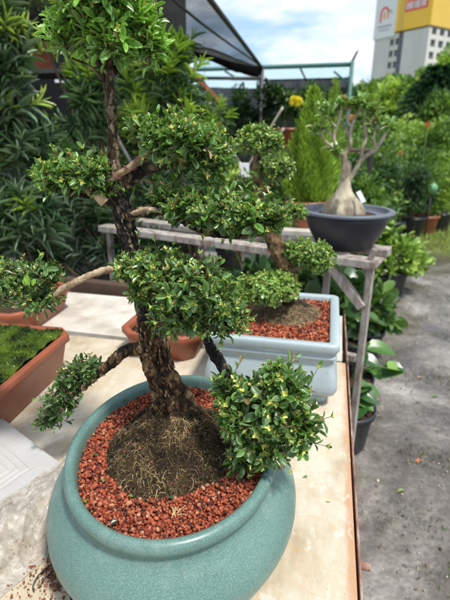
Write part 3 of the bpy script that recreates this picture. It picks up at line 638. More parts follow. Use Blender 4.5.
# small shoots and dropped leaves
sh = []; 
m = leaves_mesh('shoot', T_BOX, [tp(30 + dx, 286, -.05) for dx in (0, 2, -2)], [(-.2, -.1, 1), (.6, 0, 1), (-.75, 0, .9)], [(0, -1, .3)] * 3, np.array([.020, .014, .013]), np.array([.012, .008, .007]), np.array([(.22, .42, .04)] * 3), np.array([(.3, .48, .06)] * 3)); link('shoot', m, M['leaf'], bon)
dl = []
for (x, y, c) in ((86, 503, (.20, .36, .05)), (104, 482, (.15, .3, .05)), (128, 402, (.03, .08, .03)), (174, 500, (.03, .09, .04)), (270, 470, (.12, .25, .05)), (98, 455, (.04, .10, .03)), (118, 520, (.03, .07, .02)), (133, 497, (.18, .32, .05))): dl.append((onz(x, y, SZ + .008), c))
m = leaves_mesh('fallen_leaves', T_BOX, [q[0] for q in dl], RNG.normal(size=(8, 3)) * V(1, 1, .15), [(0, -.2, 1)] * 8, .011, .0055, np.array([q[1] for q in dl])); link('fallen_leaves', m, M['leaf'], bon)
fl = []; c0 = onz(174, 515, SZ + .006)
for k in range(11):
    d0 = V(RNG.normal(0, .6), RNG.normal(1, .4), 0); d0 = unit(d0); o_ = V(RNG.normal(0, .002), RNG.normal(0, .002), 0); fl.append([c0 + o_, c0 + o_ + d0 * .006 + V(0, 0, RNG.uniform(0, .004)), c0 + o_ + d0 * RNG.uniform(.009, .016) + V(RNG.normal(0, .002), 0, .001)])
link('dry_flower', fibres_mesh('dry_flower', fl, .0009, np.array([(.50, .38, .20)] * 11)), M['fibre'], bon)

# ================================================================== SECOND BONSAI (pale blue rectangular pot)
def rr(w, l, r, seg=6):
    P = []
    for cx, cy, a0 in ((w / 2 - r, l / 2 - r, 0), (-w / 2 + r, l / 2 - r, 90), (-w / 2 + r, -l / 2 + r, 180), (w / 2 - r, -l / 2 + r, 270)):
        for k in range(seg + 1):
            a = math.radians(a0 + 90 * k / seg); P.append((cx + r * math.cos(a), cy + r * math.sin(a)))
    return P
def rectloft(c, w, l, prof, r=.02, seg=6, rz=0, cap=True):
    m = MB(); P = []; ca, sa = math.cos(rz), math.sin(rz)
    for off, z in prof:
        for x, y in rr(w + 2 * off, l + 2 * off, max(.002, r + off * .6), seg): P.append((c[0] + x * ca - y * sa, c[1] + x * sa + y * ca, z))
    n = 4 * (seg + 1); F = [(i * n + k, i * n + (k + 1) % n, (i + 1) * n + (k + 1) % n, (i + 1) * n + k) for i in range(len(prof) - 1) for k in range(n)]
    if cap: F.append(tuple((len(prof) - 1) * n + k for k in range(n)))
    return m.add(P, F)
BC = (-.120, 1.240); BW, BL = .352, .400
bz = thing('potted_bonsai', 'smaller boxwood bonsai in the pale blue rectangular pot behind the teal pot', 'bonsai', (BC[0], BC[1], .75))
pp = rectloft(BC, BW, BL, [(-.030, .86), (-.027, .925), (-.024, .930), (-.004, .931), (-.001, .929), (.0, .924), (.0, .913), (-.002, .909), (-.008, .905), (-.010, .898), (-.006, .893), (-.005, .888), (-.011, .884), (-.014, .878),
    (-.010, .86), (-.004, .84), (.001, .815), (.002, .800), (-.003, .787), (-.014, .779), (-.022, .776), (-.024, .770)], .022)
p2 = link('pot', pp.mesh('pot'), M['pale'], bz)
rectloft(BC, BW - .048, BL - .048, [(-.002, .775), (.0, .768), (.001, .7515), (-.02, .7515)], .02).build('foot', M['pale'], p2)
rectloft(BC, BW - .056, BL - .056, [(0, .90), (0, .9125), (-.05, .9125)], .02).build('gravel_bed', M['redbed'], bz)
P = np.stack([BC[0] + RNG.uniform(-.148, .148, 3600), BC[1] + RNG.uniform(-.172, .172, 3600), .915 + RNG.uniform(-.003, .004, 3600)], 1)
c = base[RNG.choice(5, 3600, p=[.34, .25, .2, .10, .11])] * RNG.uniform(.75, 1.2, (3600, 1))
gv = link('gravel', stones_mesh('gravel', P, RNG.gamma(9, .00040, 3600) + .0006, c), M['stone'], bz); gv['kind'] = 'stuff'
B2 = 1.285; 
def bp(x, y, d=0): return ony(x, y, B2 + d)
paths = []; cols = []; bc = bp(285, 311); md2 = MB(); P = []
def mh2(x, y):
    r = math.hypot((x - bc[0]) / .115, (y - bc[1]) / .12); return 0 if r > 1 else .04 * (1 - r ** 1.7) + .006 * noise.noise(Vector((x * 50, y * 50, 0))) * (1 - r)
G = 50; P = [(bc[0] + (i / (G - 1) - .5) * .24, bc[1] + (j / (G - 1) - .5) * .25) for i in range(G) for j in range(G)]
P = [(x, y, .913 + mh2(x, y) - (.01 if mh2(x, y) <= 0 else 0)) for x, y in P]
md2.add(P, [(i * G + j, (i + 1) * G + j, (i + 1) * G + j + 1, i * G + j + 1) for i in range(G - 1) for j in range(G - 1)], (.13, .09, .05)); mdo = md2.build('root_mound', M['moundm'], bz)
for q in range(1500):
    a = RNG.uniform(0, 6.283); r = RNG.uniform() ** .5; x, y = bc[0] + .113 * r * math.cos(a), bc[1] + .118 * r * math.sin(a); an = RNG.uniform(0, 6.28); pq = []
    for i in range(4): pq.append((x, y, .915 + mh2(x, y))); x += .006 * math.cos(an); y += .006 * math.sin(an); an += RNG.normal(0, .4)
    paths.append(pq); cols.append(np.array([(.20, .14, .08), (.34, .25, .14), (.08, .055, .03)][RNG.choice(3)]))
rf = link('root_fibres', fibres_mesh('root_fibres', paths, .0008, cols), M['fibre'], mdo); rf['kind'] = 'stuff'
def blimb(name, lst, mat, parent=bz, disp=.25):
    ch = chain(lst, 6); m = MB(); m.tube([bp(*q[:3]) for q in ch], [q[3] * mpp(B2) for q in ch], 24, disp=disp, sc=60); return m.build(name, M[mat], parent)
t2 = blimb('trunk', [(287, 322, 0, 16), (287, 308, 0, 11), (289, 290, 0, 8.5), (287, 272, 0, 8), (279, 254, 0, 7.5), (273, 238, 0, 8), (268, 220, 0, 6), (262, 200, 0, 5), (258, 180, 0, 4.4), (257, 160, 0, 3.5), (257, 148, 0, 2.5)], 'bark_lo')
for lst in ([(287, 275, 0, 4), (298, 268, -.01, 3.4), (310, 262, -.01, 2.4)], [(286, 298, 0, 5), (276, 292, -.03, 3.6), (262, 290, -.05, 2.5)], [(262, 198, 0, 3), (272, 182, 0, 2.4), (278, 174, 0, 1.6)], [(268, 222, 0, 3), (285, 222, 0, 2), (296, 216, 0, 1.4)]):
    blimb('branch', lst, 'bark_top')
kw = dict(T=T_BOXLO, tipk=.85, stem=.014, ratio=.5)
pad(bz, [(268, 289, 1.22, 32, 15, .8), (250, 294, 1.21, 18, 10, .8), (284, 284, 1.23, 14, 11, .8)], 620, .0135, bright=.75, upb=.6, flat=-.5, tone=1.15, **kw)
pad(bz, [(310, 255, 1.27, 20, 13, .8), (296, 250, 1.28, 12, 9, .8), (322, 264, 1.26, 10, 10, .8)], 330, .0135, bright=.65, upb=.6, flat=-.6, tone=1.1, **kw)
pad(bz, [(257, 143, 1.29, 21, 13, .8)], 240, .015, bright=.6, upb=.6, flat=-.3, tone=1.0, **kw)
pad(bz, [(276, 170, 1.28, 18, 10, .8)], 170, .015, bright=.3, upb=.6, flat=-.4, **kw)
pad(bz, [(240, 186, 1.32, 10, 7, .8)], 70, .015, bright=.5, upb=.6, flat=-.4, **kw)
pad(bz, [(293, 214, 1.30, 12, 8, .8)], 80, .015, bright=.4, upb=.6, flat=-.4, **kw)

# ================================================================== TERRACOTTA PLANTERS
def planter(x, y, w, l, h, rz, lab, moss=True, z0=.75):
    t = thing('planter', lab, 'planter', (x, y, z0), 'terracotta planters on the table')
    z1 = z0 + h
    rectloft((x, y), w, l, [(-.022, z1 - .02), (-.020, z1 - .002), (-.018, z1), (-.002, z1), (0, z1 - .002), (0, z1 - .020), (-.002, z1 - .022), (-.011, z1 - .023), (-.012, z1 - .03), (-.032, z0 + .004), (-.036, z0 + .001)], .045, 1, rz).build('tub', M['terra'], t)
    rectloft((x, y), w - .044, l - .044, [(0, z1 - .03), (0, z1 - .022), (-.04, z1 - .020)], .03, 1, rz).build('soil', M['soil'], t)
    return t, z1
t, z1 = planter(-.862, .800, .330, .62, .125, .06, 'terracotta planter full of bright green moss at the left edge of the table')
G = 70; P = []; cc = []
def mossh(x, y): return .016 + .013 * noise.fractal(Vector((x * 14, y * 14, 2)), 1, 2, 3) + .004 * noise.noise(Vector((x * 90, y * 90, 0)))
for i in range(G):
    for j in range(G):
        u = (i / (G - 1) - .5) * .285; v = (j / (G - 1) - .5) * .574; x = -.862 + u * math.cos(.06) - v * math.sin(.06); y = .80 + u * math.sin(.06) + v * math.cos(.06)
        P.append((x, y, z1 - .014 + mossh(x, y))); q = noise.noise(Vector((x * 22, y * 22, 7))); cc.append((max(.03, .055 + .05 * q), max(.045, .085 + .06 * q), .016))
mo = MB().add(P, [(i * G + j, (i + 1) * G + j, (i + 1) * G + j + 1, i * G + j + 1) for i in range(G - 1) for j in range(G - 1)], cc).build('moss_bed', vcol_mat('moss', .9, .1, 260, .5, .8, .003), t)
n = 15000; u = RNG.uniform(-.141, .141, n); v = RNG.uniform(-.285, .285, n); P = np.stack([-.862 + u * .998 - v * .06, .80 + u * .06 + v * .998, np.zeros(n)], 1); P[:, 2] = z1 - .014 + np.array([mossh(a, b) for a, b, _ in P])
q = np.array([noise.noise(Vector((a * 22, b * 22, 7))) for a, b, _ in P]); c = np.array([(.075, .125, .014)]) * (1 + 2.0 * q[:, None]).clip(.15, 2.8) * RNG.uniform(.6, 1.4, (n, 1)); keep = q > -9
me = leaves_mesh('moss', T_QUAD, P[keep], *blades(P[keep], 0, 0)[1:3], RNG.uniform(.004, .009, keep.sum()), .0022, c[keep]); o = link('moss', me, M['leaf'], mo); o['kind'] = 'stuff'
t, z1 = planter(-1.14, 1.40, .30, .38, .10, .05, 'terracotta planter of bare soil behind the mossy planter at the left')
t, z1 = planter(-.485, 1.30, .27, .24, .095, -.02, 'terracotta planter half hidden behind the trunk of the large bonsai')

# ================================================================== CLEAR PACKAGE, left front
O = onz(66, 462, .797); e1 = unit(onz(0, 412, .797) - O); e2 = unit(onz(0, 512, .797) - O); e2 = unit(e2 - e1 * (e1 @ e2) * .5)
t = thing('plastic_package', 'white ribbed plastic tray inside a crumpled clear bag, at the left front of the table', 'package', (O[0], O[1], .75))
def sheet(u0, u1, v0, v1, n1, n2, hf):
    P = []
    for i in range(n1):
        for j in range(n2):
            u = u0 + (u1 - u0) * i / (n1 - 1); v = v0 + (v1 - v0) * j / (n2 - 1); q = O + e1 * u + e2 * v; P.append((q[0], q[1], hf(u, v)))
    return MB().add(P, [(i * n2 + j, (i + 1) * n2 + j, (i + 1) * n2 + j + 1, i * n2 + j + 1) for i in range(n1 - 1) for j in range(n2 - 1)])
def tray(u, v):
    d = min(u - .0, v - .0); 
    if d < .006: return .755 + max(0, d) / .006 * .036
    z = .791
    for k in (.050, .064, .079, .112): z -= .0038 * math.exp(-((d - k - .003 * noise.noise(Vector((u * 14, v * 14, 0)))) / .0030) ** 2)
    if d > .095: z -= .002
    return z + .003 * noise.noise(Vector((u * 16, v * 16, 0))) + .0011 * abs(noise.noise(Vector((u * 60, v * 45, 4))))
m = Mat('tray_white', .35, .5); m.base(m.mix(m.noise(20, 5), (.58, .575, .56), (.72, .715, .70))); tr_ = m.n('ShaderNodeRGB'); tr_.outputs[0].default_value = (.7, .69, .66, 1); m.translucent(tr_.outputs[0], .45)
sheet(-.002, .45, -.002, .45, 170, 170, tray).build('tray', m.m, t)
def bagh(u, v):
    u, v = v, u; w_ = v + .115; base_ = .752 + .040 * (1 / (1 + math.exp(-(w_ - .030) * 110)))
    rdg = sum((.5 ** k) * (1 - 2 * abs(noise.noise(Vector((u * 16 * 1.9 ** k + v * 9, v * 22 * 1.9 ** k, k * 3.1))))) for k in range(4))
    e = min(1, max(0, w_ / .03)); z = base_ + .013 * rdg * e
    if v > -.004: z = max(z * .3 + .7 * .795, .7945)
    return z
m = Mat('clear_film', .10, .7); m.base(m.mix(m.noise(30, 6, .6, (1, 3, 1), 1.5), (.24, .19, .13), (.66, .63, .57))); m.bump(m.noise(55, 7, .65, (1, 1, 1), 1.2), .55, .006); m.see_through(m.ramp(m.noise(26, 6, .6, (1, 1, 1), 1), [(.38, .30), (.60, .80)])); M['film'] = m.m
sheet(-.125, .012, -.030, .44, 110, 170, bagh).build('bag', M['film'], t)

# crumbs of gravel on the table, black wire
n = 1100; k = RNG.choice(3, n, p=[.6, .2, .2]); cen = np.array([onz(70, 575, .753), onz(25, 570, .753), onz(55, 555, .753)]); sd_ = np.array([(.035, .028), (.06, .05), (.04, .03)])
P = cen[k]; P[:, :2] += RNG.normal(0, 1, (n, 2)) * sd_[k]; P = P[P[:, 0] > -.62]; P[:, 2] = .7515 + RNG.uniform(0, .002, len(P)); n = len(P)
c = np.array([(.26, .09, .05), (.14, .06, .035), (.40, .20, .12)])[RNG.choice(3, n)] * RNG.uniform(.6, 1.2, (n, 1))
tag(link('spilt_gravel', stones_mesh('spilt_gravel', P, RNG.gamma(5, .00030, n) + .0003, c), M['stone']), 'dark red gravel crumbs spilt on the table between the bag and the teal pot', 'gravel', kind='stuff')
m = MB(); m.tube(spline([onz(68, 558, .756), onz(50, 566, .760), onz(38, 576, .762), onz(33, 586, .757), onz(34, 592, .753)], 8), .0011, 8); m.tube(spline([onz(70, 562, .755), onz(56, 569, .757), onz(45, 578, .758), onz(41, 584, .753)], 8), .0009, 8)
tag(m.build('bent_wire', M['blackwire']), 'bent black wire loop lying on the dirty table beside the teal pot', 'wire')
m = MB(); 
for i in range(7): m.tube([onz(72 + i * 2.4, 603, .7525), onz(68 + i * 2.4, 588, .7535)], .0012, 6)
for i in range(5): m.tube([onz(70, 588 + i * 3.2, .755), onz(90, 590 + i * 3.2, .755)], .0012, 6)
tag(m.build('plastic_mesh', M['blackplastic']), 'scrap of black plastic drainage mesh under the front of the teal pot', 'mesh scrap')
me = leaves_mesh('fallen_leaf', T_BOX, [onz(303, 477, .7535)], [(.8, .5, .06)], [(0, -.1, 1)], .011, .005, np.array([(.12, .25, .05)])); tag(link('fallen_leaf', me, M['leaf']), 'tiny green leaf lying on the table right of the teal pot', 'leaf')
me = leaves_mesh('fallen_leaf', T_BOX, [onz(326, 501, .7535)], [(.9, .1, .06)], [(0, -.1, 1)], .009, .003, np.array([(.40, .36, .12)])); tag(link('fallen_leaf', me, M['leaf']), 'tiny yellow leaf lying near the rusty edge of the table', 'leaf')
#SPLIT2
# ================================================================== SHELF BENCH with the bowl
def bar(m, a, b, w, h, bev=.002):
    a = np.array(a, float); b = np.array(b, float); d = b - a; L = np.linalg.norm(d); rz = math.atan2(d[1], d[0]); ry = -math.asin(d[2] / L)
    return m.box((a + b) / 2, (L, w, h), rz=rz, ry=ry, b=bev)
t = thing('shelf_bench', 'weathered wooden bench with a grey plank top and braced legs behind the blue pot', 'bench', (-.2, 1.9, 0))
pl0, pl1 = V(-1.15, 2.16, .968), V(.195, 1.725, .968); dr = unit(pl1 - pl0); pr = V(-dr[1], dr[0], 0)
m = MB(); bar(m, pl0, pl1, .075, .030); m.build('front_plank', M['wood'], t)
m = MB(); bar(m, pl0 + pr * .22, pl1 + pr * .22, .085, .030); m.build('rear_plank', M['wood'], t)
for s_ in (.02, .98):
    a = pl0 + (pl1 - pl0) * s_ + V(0, 0, -.022); m = MB(); bar(m, a - pr * .02, a + pr * .25, .04, .012); m.build('cross_rail', M['wood'], t)
for s_, k in ((.03, 0), (.03, .21), (.985, 0), (.82, .21)):
    if True:
        a = pl0 + (pl1 - pl0) * s_ + pr * k; MB().box((a[0], a[1], .478), (.027, .030, .948), rz=math.atan2(dr[1], dr[0]), b=.003).build('leg', M['wood'], t)
m = MB(); a = pl0 + (pl1 - pl0) * .87; bar(m, V(a[0], a[1], .945) - pr * .005, V(pl1[0] - .035, pl1[1] - .0, .79), .03, .035); m.build('brace', M['wood'], t)
m = MB(); bar(m, pl0 + V(.04, .1, -.45), pl1 + V(-.03, .1, -.45), .03, .03); m.build('stretcher', M['wood'], t)
m = MB().box(pl1 + V(-.02, -.0, .035), (.022, .02, .05), b=.006, ry=.35); m.build('peg', M['wood'], t)

AC = onz(344, 250, .985); AC = V(AC[0] + .0, AC[1] + .07, 0)
ad_ = thing('desert_rose', 'desert rose with fat pale trunk and forked branches in a black bowl on the bench', 'desert rose', (AC[0], AC[1], .984))
prof = [(.0, .984), (.105, .984), (.112, .990), (.128, 1.02), (.145, 1.05), (.158, 1.08), (.166, 1.105), (.171, 1.128)]
bw = MB().lathe([(r, z) for r, z in prof[1:]] + [(.164, 1.128), (.155, 1.09), (.10, 1.088)], (AC[0], AC[1], 0), 64); bwo = bw.build('bowl', M['bowl'], ad_)
MB().lathe([(.171, 1.124), (.186, 1.126), (.190, 1.130), (.190, 1.136), (.186, 1.139), (.166, 1.140), (.162, 1.136), (.160, 1.120), (.15, 1.119)], (AC[0], AC[1], 0), 64).build('rim', M['bowlrim'], bwo)
MB().lathe([(.163, 1.112), (.10, 1.122), (.02, 1.124)], (AC[0], AC[1], 0), 48).build('soil', M['soil'], ad_)
AY = AC[1] - .01
def apx(x, y, d=0): return ony(x, y, AY + d)
m = MB(); cb = V(AC[0] - .018, AY, 1.118)
P = []; sides = 48; prf = [(0, .080), (.02, .081), (.045, .072), (.07, .054), (.092, .037), (.112, .028), (.14, .024), (.175, .023), (.2, .022), (.212, .015)]
for z, r in prf:
    for k in range(sides):
        a = 2 * math.pi * k / sides; fl_ = 1 + max(0, 1 - z / .1) * (.24 * math.cos(4 * a + .6) + .10 * math.cos(7 * a)); rr_ = r * .88 * fl_ * (1 + .05 * noise.noise(Vector((math.cos(a) * 2, math.sin(a) * 2, z * 20))))
        P.append(cb + V(rr_ * math.cos(a), rr_ * .9 * math.sin(a), z))
F = [(i * sides + k, i * sides + (k + 1) % sides, (i + 1) * sides + (k + 1) % sides, (i + 1) * sides + k) for i in range(len(prf) - 1) for k in range(sides)] + [tuple((len(prf) - 1) * sides + k for k in range(sides))]
m.add(P, F); cx_ = m.build('caudex', M['caudex'], ad_)
def abr(lst):
    ch = chain(lst, 6); q = MB(); q.tube([apx(*k[:3]) for k in ch], [k[3] * .60 * mpp(AY) for k in ch], 14, disp=.06, sc=40); return q.build('branch', M['caudex'], ad_)
tips = []
for lst in ([(346, 178, 0, 5.5), (345, 165, 0, 5), (343, 154, 0, 4.2), (336, 148, 0, 3), (334, 135, 0, 2.6), (339, 120, .0, 2), (341, 108, 0, 1.6)], [(344, 156, 0, 4), (350, 146, .02, 3.2), (350, 134, .03, 2.6), (354, 120, .03, 2.2), (358, 108, .03, 1.6)],
            [(347, 182, 0, 5), (354, 172, 0, 3.6), (360, 162, 0, 3.2), (366, 156, .0, 3), (376, 149, 0, 2.6), (383, 138, 0, 2.4), (387, 131, 0, 2)], [(361, 162, 0, 3), (362, 150, .03, 2.6), (366, 138, .05, 2.2), (364, 122, .05, 2), (366, 112, .05, 1.5)],
            [(344, 156, 0, 3.4), (338, 152, -.02, 2.8), (334, 153, -.02, 2)], [(352, 128, .03, 2), (347, 118, .02, 1.6), (349, 106, .02, 1.2)], [(364, 128, .05, 1.8), (372, 118, .05, 1.5), (376, 112, .04, 1.2)], [(337, 128, 0, 1.8), (331, 122, -.02, 1.5), (330, 116, -.02, 1.2)],
            [(338, 150, -.02, 2.5), (326, 142, -.04, 2), (320, 130, -.05, 1.6)], [(334, 137, 0, 2), (325, 128, .03, 1.6), (322, 112, .04, 1.2)], [(354, 120, .03, 1.6), (362, 108, .0, 1.2)], [(376, 149, 0, 2), (374, 136, -.03, 1.6), (378, 124, -.03, 1.2)], [(350, 140, .03, 2), (345, 128, .06, 1.6), (335, 110, .06, 1.1)]):
    abr(lst); tips.append(apx(*lst[-1][:3]))
Ps, Ds, Ls, Cs = [], [], [], []
for tpp in tips:
    for k in range(30):
        a = RNG.uniform(0, 6.28); el = RNG.uniform(.1, 1.3); Ps.append(tpp + RNG.normal(0, .010, 3)); Ds.append((math.cos(a) * math.cos(el), math.sin(a) * math.cos(el), math.sin(el))); Ls.append(RNG.uniform(.022, .05))
        q = RNG.uniform(); Cs.append((.15, .27, .06) if q < .8 else ((.30, .19, .10) if q < .88 else (.34, .38, .22)))
me = leaves_mesh('foliage', T_BOXLO, Ps, Ds, [(0, -.2, 1)] * len(Ps), np.array(Ls), np.array(Ls) * .42, np.array(Cs)); link('foliage', me, M['leaf'], ad_)
m = MB().box(apx(361, 197, -.05), (.018, .004, .05), rx=-.3, ry=-.55, b=.001); m.build('plant_tag', M['labelwhite'], ad_)

# ================================================================== generic background plants
def nursery_pot(t, c, r, h, mat, name='pot'):
    o = MB().lathe([(r * .72, c[2] + .003), (r * .76, c[2] + .012), (r * .93, c[2] + h * .85), (r * .94, c[2] + h * .86), (r * 1.02, c[2] + h * .865), (r * 1.03, c[2] + h), (r * .95, c[2] + h), (r * .93, c[2] + h * .9)], (c[0], c[1], 0), 28).build(name, mat, t)
    MB().lathe([(r * .93, c[2] + h * .9), (r * .1, c[2] + h * .93)], (c[0], c[1], 0), 20).build('soil', M['soil'], t); return o
def whorls(axes, L, W, nl, tone, tips=.35, T=T_POD):
    """stems with narrow leaves all round: axes = list of (base, dir, length)"""
    Ps, Ds, Ns, Ls, Cs = [], [], [], [], []
    for p, a, ln in axes:
        a = unit(a); s = unit(np.cross(a, RNG.normal(size=3))); young = RNG.uniform() < tips
        for i in range(nl):
            f = i / nl; an = i * 2.4; o = s * math.cos(an) + np.cross(a, s) * math.sin(an); tl = math.radians(74 - 56 * f ** 1.3) + RNG.normal(0, .12)
            Ps.append(p + a * ln * f); Ds.append(a * math.cos(tl) + o * math.sin(tl)); Ns.append(a * math.sin(tl) - o * math.cos(tl)); Ls.append(L * RNG.uniform(.75, 1.1) * (1 - .35 * f))
            c = np.array([.055, .120, .048]) * RNG.uniform(.45, 1.5)
            if RNG.uniform() < .5: c = np.array([.19, .29, .17]) * RNG.uniform(.7, 1.2)  # paler grey-green leaves, their waxy sheen put into the colour
            if young and f > .45: c = np.array([.38, .54, .09]) * RNG.uniform(.7, 1.2)
            Cs.append(np.array(tone) ** .6 * c)
    return np.array(Ps), np.array(Ds), np.array(Ns), np.array(Ls), np.array(Ls) * W, np.array(Cs)
def podo(base_, crown, n, lab, L=0.115, tone=(1, 1, 1), tips=.3, W=.062, group='narrow leaved shrubs behind the table', nl=22):
    """crown: list of (centre, radii); leaves grow on upright shoots through the crown"""
    t = thing('podocarpus', lab, 'shrub', base_, group); r0 = .13
    nursery_pot(t, base_, .15, .26, M['blackplastic'])
    ax = []; st = MB(); root = np.array(base_) + V(0, 0, .2)
    for c, r in crown:
        for _ in range(int(n / len(crown))):
            d = unit(RNG.normal(size=3)); p = np.array(c) + d * np.array(r) * RNG.uniform(.25, 1) ** .6; a = unit(d * V(1, 1, .5) + V(0, 0, .9) + RNG.normal(0, .25, 3)); ax.append((p - a * .05, a, RNG.uniform(.08, .20)))
    for i, (p, a, ln) in enumerate(ax):
        if i % 5 == 0:
            mid = V(root[0], root[1], p[2] * .6 + root[2] * .4 - .1); st.tube(spline([root, mid * .6 + V(p[0], p[1], mid[2]) * .4, p], 5), list(np.linspace(.009, .0035, 11)), 6, col=(.12, .08, .05))
    st.build('trunk', M['twig'], t)
    a = whorls(ax, L, W, nl, tone, tips); me = leaves_mesh('crown', T_POD, *a[:5], a[5]); link('crown', me, M['podleaf'], t); return t
def cr(x, y, Y, rx, ry, k=.8): s = mpp(Y); return (ony(x, y, Y), (rx * s, rx * s * k, ry * s))
podo((-1.55, 2.25, 0), [cr(16, 84, 2.05, 17, 24), cr(10, 150, 2.05, 28, 40), cr(30, 215, 2.0, 36, 36), cr(-20, 120, 2.1, 30, 60)], 57, 'tall dark podocarpus with long narrow leaves and bright tip, at the left edge', L=0.142, tips=.16, nl=26)
podo((-1.28, 2.55, 0), [cr(88, 112, 2.55, 16, 22), cr(62, 160, 2.5, 34, 24), cr(96, 88, 2.6, 10, 14)], 49, 'mid green narrow leaved shrub directly behind the trunk of the big bonsai', tips=.35, L=0.135, tone=(1.1, 1.25, .9))
podo((-.95, 2.35, 0), [cr(98, 232, 2.3, 34, 38), cr(140, 250, 2.3, 30, 34), cr(60, 250, 2.25, 36, 30)], 68, 'low dark shrub of narrow leaves just above the back rail of the table', tips=.03, tone=(.8, .8, .8))
podo((-1.05, 3.05, 0), [cr(128, 110, 3.0, 24, 40), cr(150, 140, 3.0, 26, 34)], 55, 'yellow green narrow leaved shrub right of the upper trunk', tips=.85, L=0.121, tone=(1.4, 1.5, 1.0))
podo((-.88, 2.85, 0), [cr(172, 78, 2.8, 20, 26), cr(165, 120, 2.8, 22, 30), cr(170, 55, 2.8, 6, 16)], 43, 'bright young podocarpus rising above the upper right leaf pad', tips=.85, L=0.135, tone=(1.35, 1.5, 1.0))
podo((-.72, 2.6, 0), [cr(160, 225, 2.6, 40, 36), cr(190, 195, 2.6, 24, 34)], 55, 'dark glossy narrow leaved shrub behind the middle right leaf pad', tips=.1, tone=(.9, .95, .95))
podo((-1.5, 3.1, 0), [cr(60, 150, 3.0, 36, 22), cr(36, 4, 3.0, 12, 16)], 34, 'lime tipped narrow leaved shrub standing behind the tall dark podocarpus', tips=.75, L=0.115, tone=(1.2, 1.4, .9))
podo((-1.75, 2.0, 0), [cr(-5, 30, 2.0, 16, 22), cr(-10, 235, 1.95, 30, 40)], 31, 'dark narrow leaved shrub cut off by the left edge, in front of the shelves', tips=.5, L=0.135)
podo((-.62, 3.6, 0), [cr(212, 130, 3.6, 16, 28), cr(222, 175, 3.5, 20, 30), cr(196, 120, 3.6, 14, 24)], 43, 'slender pale green narrow leaved shrub beside the hanging white pot', tips=.6, L=0.095, tone=(1.2, 1.3, 1.0))

def cone_tree(base_, r, h, n, lab, pot_r, pot_h, potmat, pink=False):
    t = thing('cypress', lab, 'conifer', base_, 'golden cypresses'); nursery_pot(t, base_, pot_r, pot_h, potmat)
    z = RNG.beta(1.1, 1.5, n); zz = base_[2] + pot_h * .9 + z * h; rad = r * np.where(z < .22, .72 + z * 1.27, (1 - z) ** .72 * 1.2) * RNG.uniform(.55, 1.08, n); a = RNG.uniform(0, 6.283, n)
    rad *= 1 + .16 * np.sin(a * 5 + z * 9)
    P = np.stack([base_[0] + rad * np.cos(a), base_[1] + rad * np.sin(a), zz], 1); D = np.stack([np.cos(a) * .45, np.sin(a) * .45, np.ones(n)], 1) + RNG.normal(0, .22, (n, 3))
    c = np.array([(.26, .41, .05)]) * (RNG.uniform(.45, 1.25, (n, 1)) + .15 * np.sin(a * 5 + z * 9)[:, None]) * np.array([1, 1, 1])
    MB().tube([V(*base_) + V(0, 0, pot_h * .8), V(*base_) + V(0, 0, pot_h + h * .7)], [.012, .004], 8, col=(.12, .08, .05)).build('trunk', M['twig'], t)
    link('crown', leaves_mesh('crown', T_QUAD, P, D, RNG.normal(size=(n, 3)), RNG.uniform(.018, .042, n), .0065, c), M['leaf_far'], t); return t
# back bench with cypress etc.
t = thing('back_bench', 'low grey plant bench behind the weathered plank bench', 'bench', (-.45, 2.95, 0))
MB().box((-.50, 2.95, .885), (1.35, .62, .03), b=.003).build('bench_top', M['board'], t)
for x in (-1.12, .12):
    for y in (2.69, 3.2): MB().box((x, y, .434), (.045, .045, .867), b=.003).build('leg', M['wood'], t)
c = ony(305, 240, 2.82); cone_tree((c[0], c[1], .9015), .145, .63, 9000, 'golden green cone shaped cypress in a terracotta pot behind the black bowl', .135, .155, M['terra'])
c = onz(347, 240, .0); cone_tree((c[0] - .32, 4.3, 0), .20, 1.65, 8000, 'taller slim golden cypress behind the desert rose', .16, .25, M['blackplastic'])

def clumps(t, lobes, n, size, cols, name='crown', up=.3, mat='leaf_far', T=T_QUAD, ratio=.5, shell=.35, lump=.35, ls=3.0):
    """uneven leafy crown: leaves through the outer shell of lumpy lobes"""
    vol = np.array([l[1][0] * l[1][2] for l in lobes]) ** 1.0; vol = vol / vol.sum(); k = RNG.choice(len(lobes), n, p=vol)
    C_ = np.array([l[0] for l in lobes])[k]; Rr = np.array([l[1] for l in lobes])[k]; d = unit(RNG.normal(size=(n, 3))); s = RNG.uniform(shell, 1, n) ** .6
    nz_ = np.array([noise.noise(Vector(q * ls + w_ * .7)) for q, w_ in zip(d, C_ / (Rr.max() + 1e-6))]); s = s * (1 + lump * 2 * nz_)
    P = C_ + d * Rr * s[:, None]; D = d + np.array([0, 0, up]) + RNG.normal(0, .6, (n, 3)); Nn = d * .5 + np.array([0, 0, .8]) + RNG.normal(0, .45, (n, 3)); cols = np.array(cols)
    if mat == 'leaf_far' and name == 'crown': cols = cols * np.array([1.12, 1.10, 1.1])  # background crowns lightened, haze painted into the leaf colour
    lk = np.array([noise.noise(Vector(q * (1.2 / (size * 8)))) for q in P]); ci = np.clip((RNG.uniform(0, 1, n) * .6 + .2 + lk * .9) * len(cols), 0, len(cols) - 1).astype(int)
    c = cols[ci] * RNG.uniform(.7, 1.3, (n, 1)); L = RNG.uniform(.6, 1.3, n) * size
    return link(name, leaves_mesh(name, T, P, D, Nn, L, L * ratio, c), M[mat], t)
G1 = [(.03, .075, .022), (.06, .13, .028), (.11, .20, .04), (.17, .29, .055)]
G2 = [(.015, .04, .016), (.025, .065, .02), (.04, .09, .025)]
G3 = [(.08, .16, .025), (.15, .26, .04), (.23, .36, .06), (.30, .42, .08)]
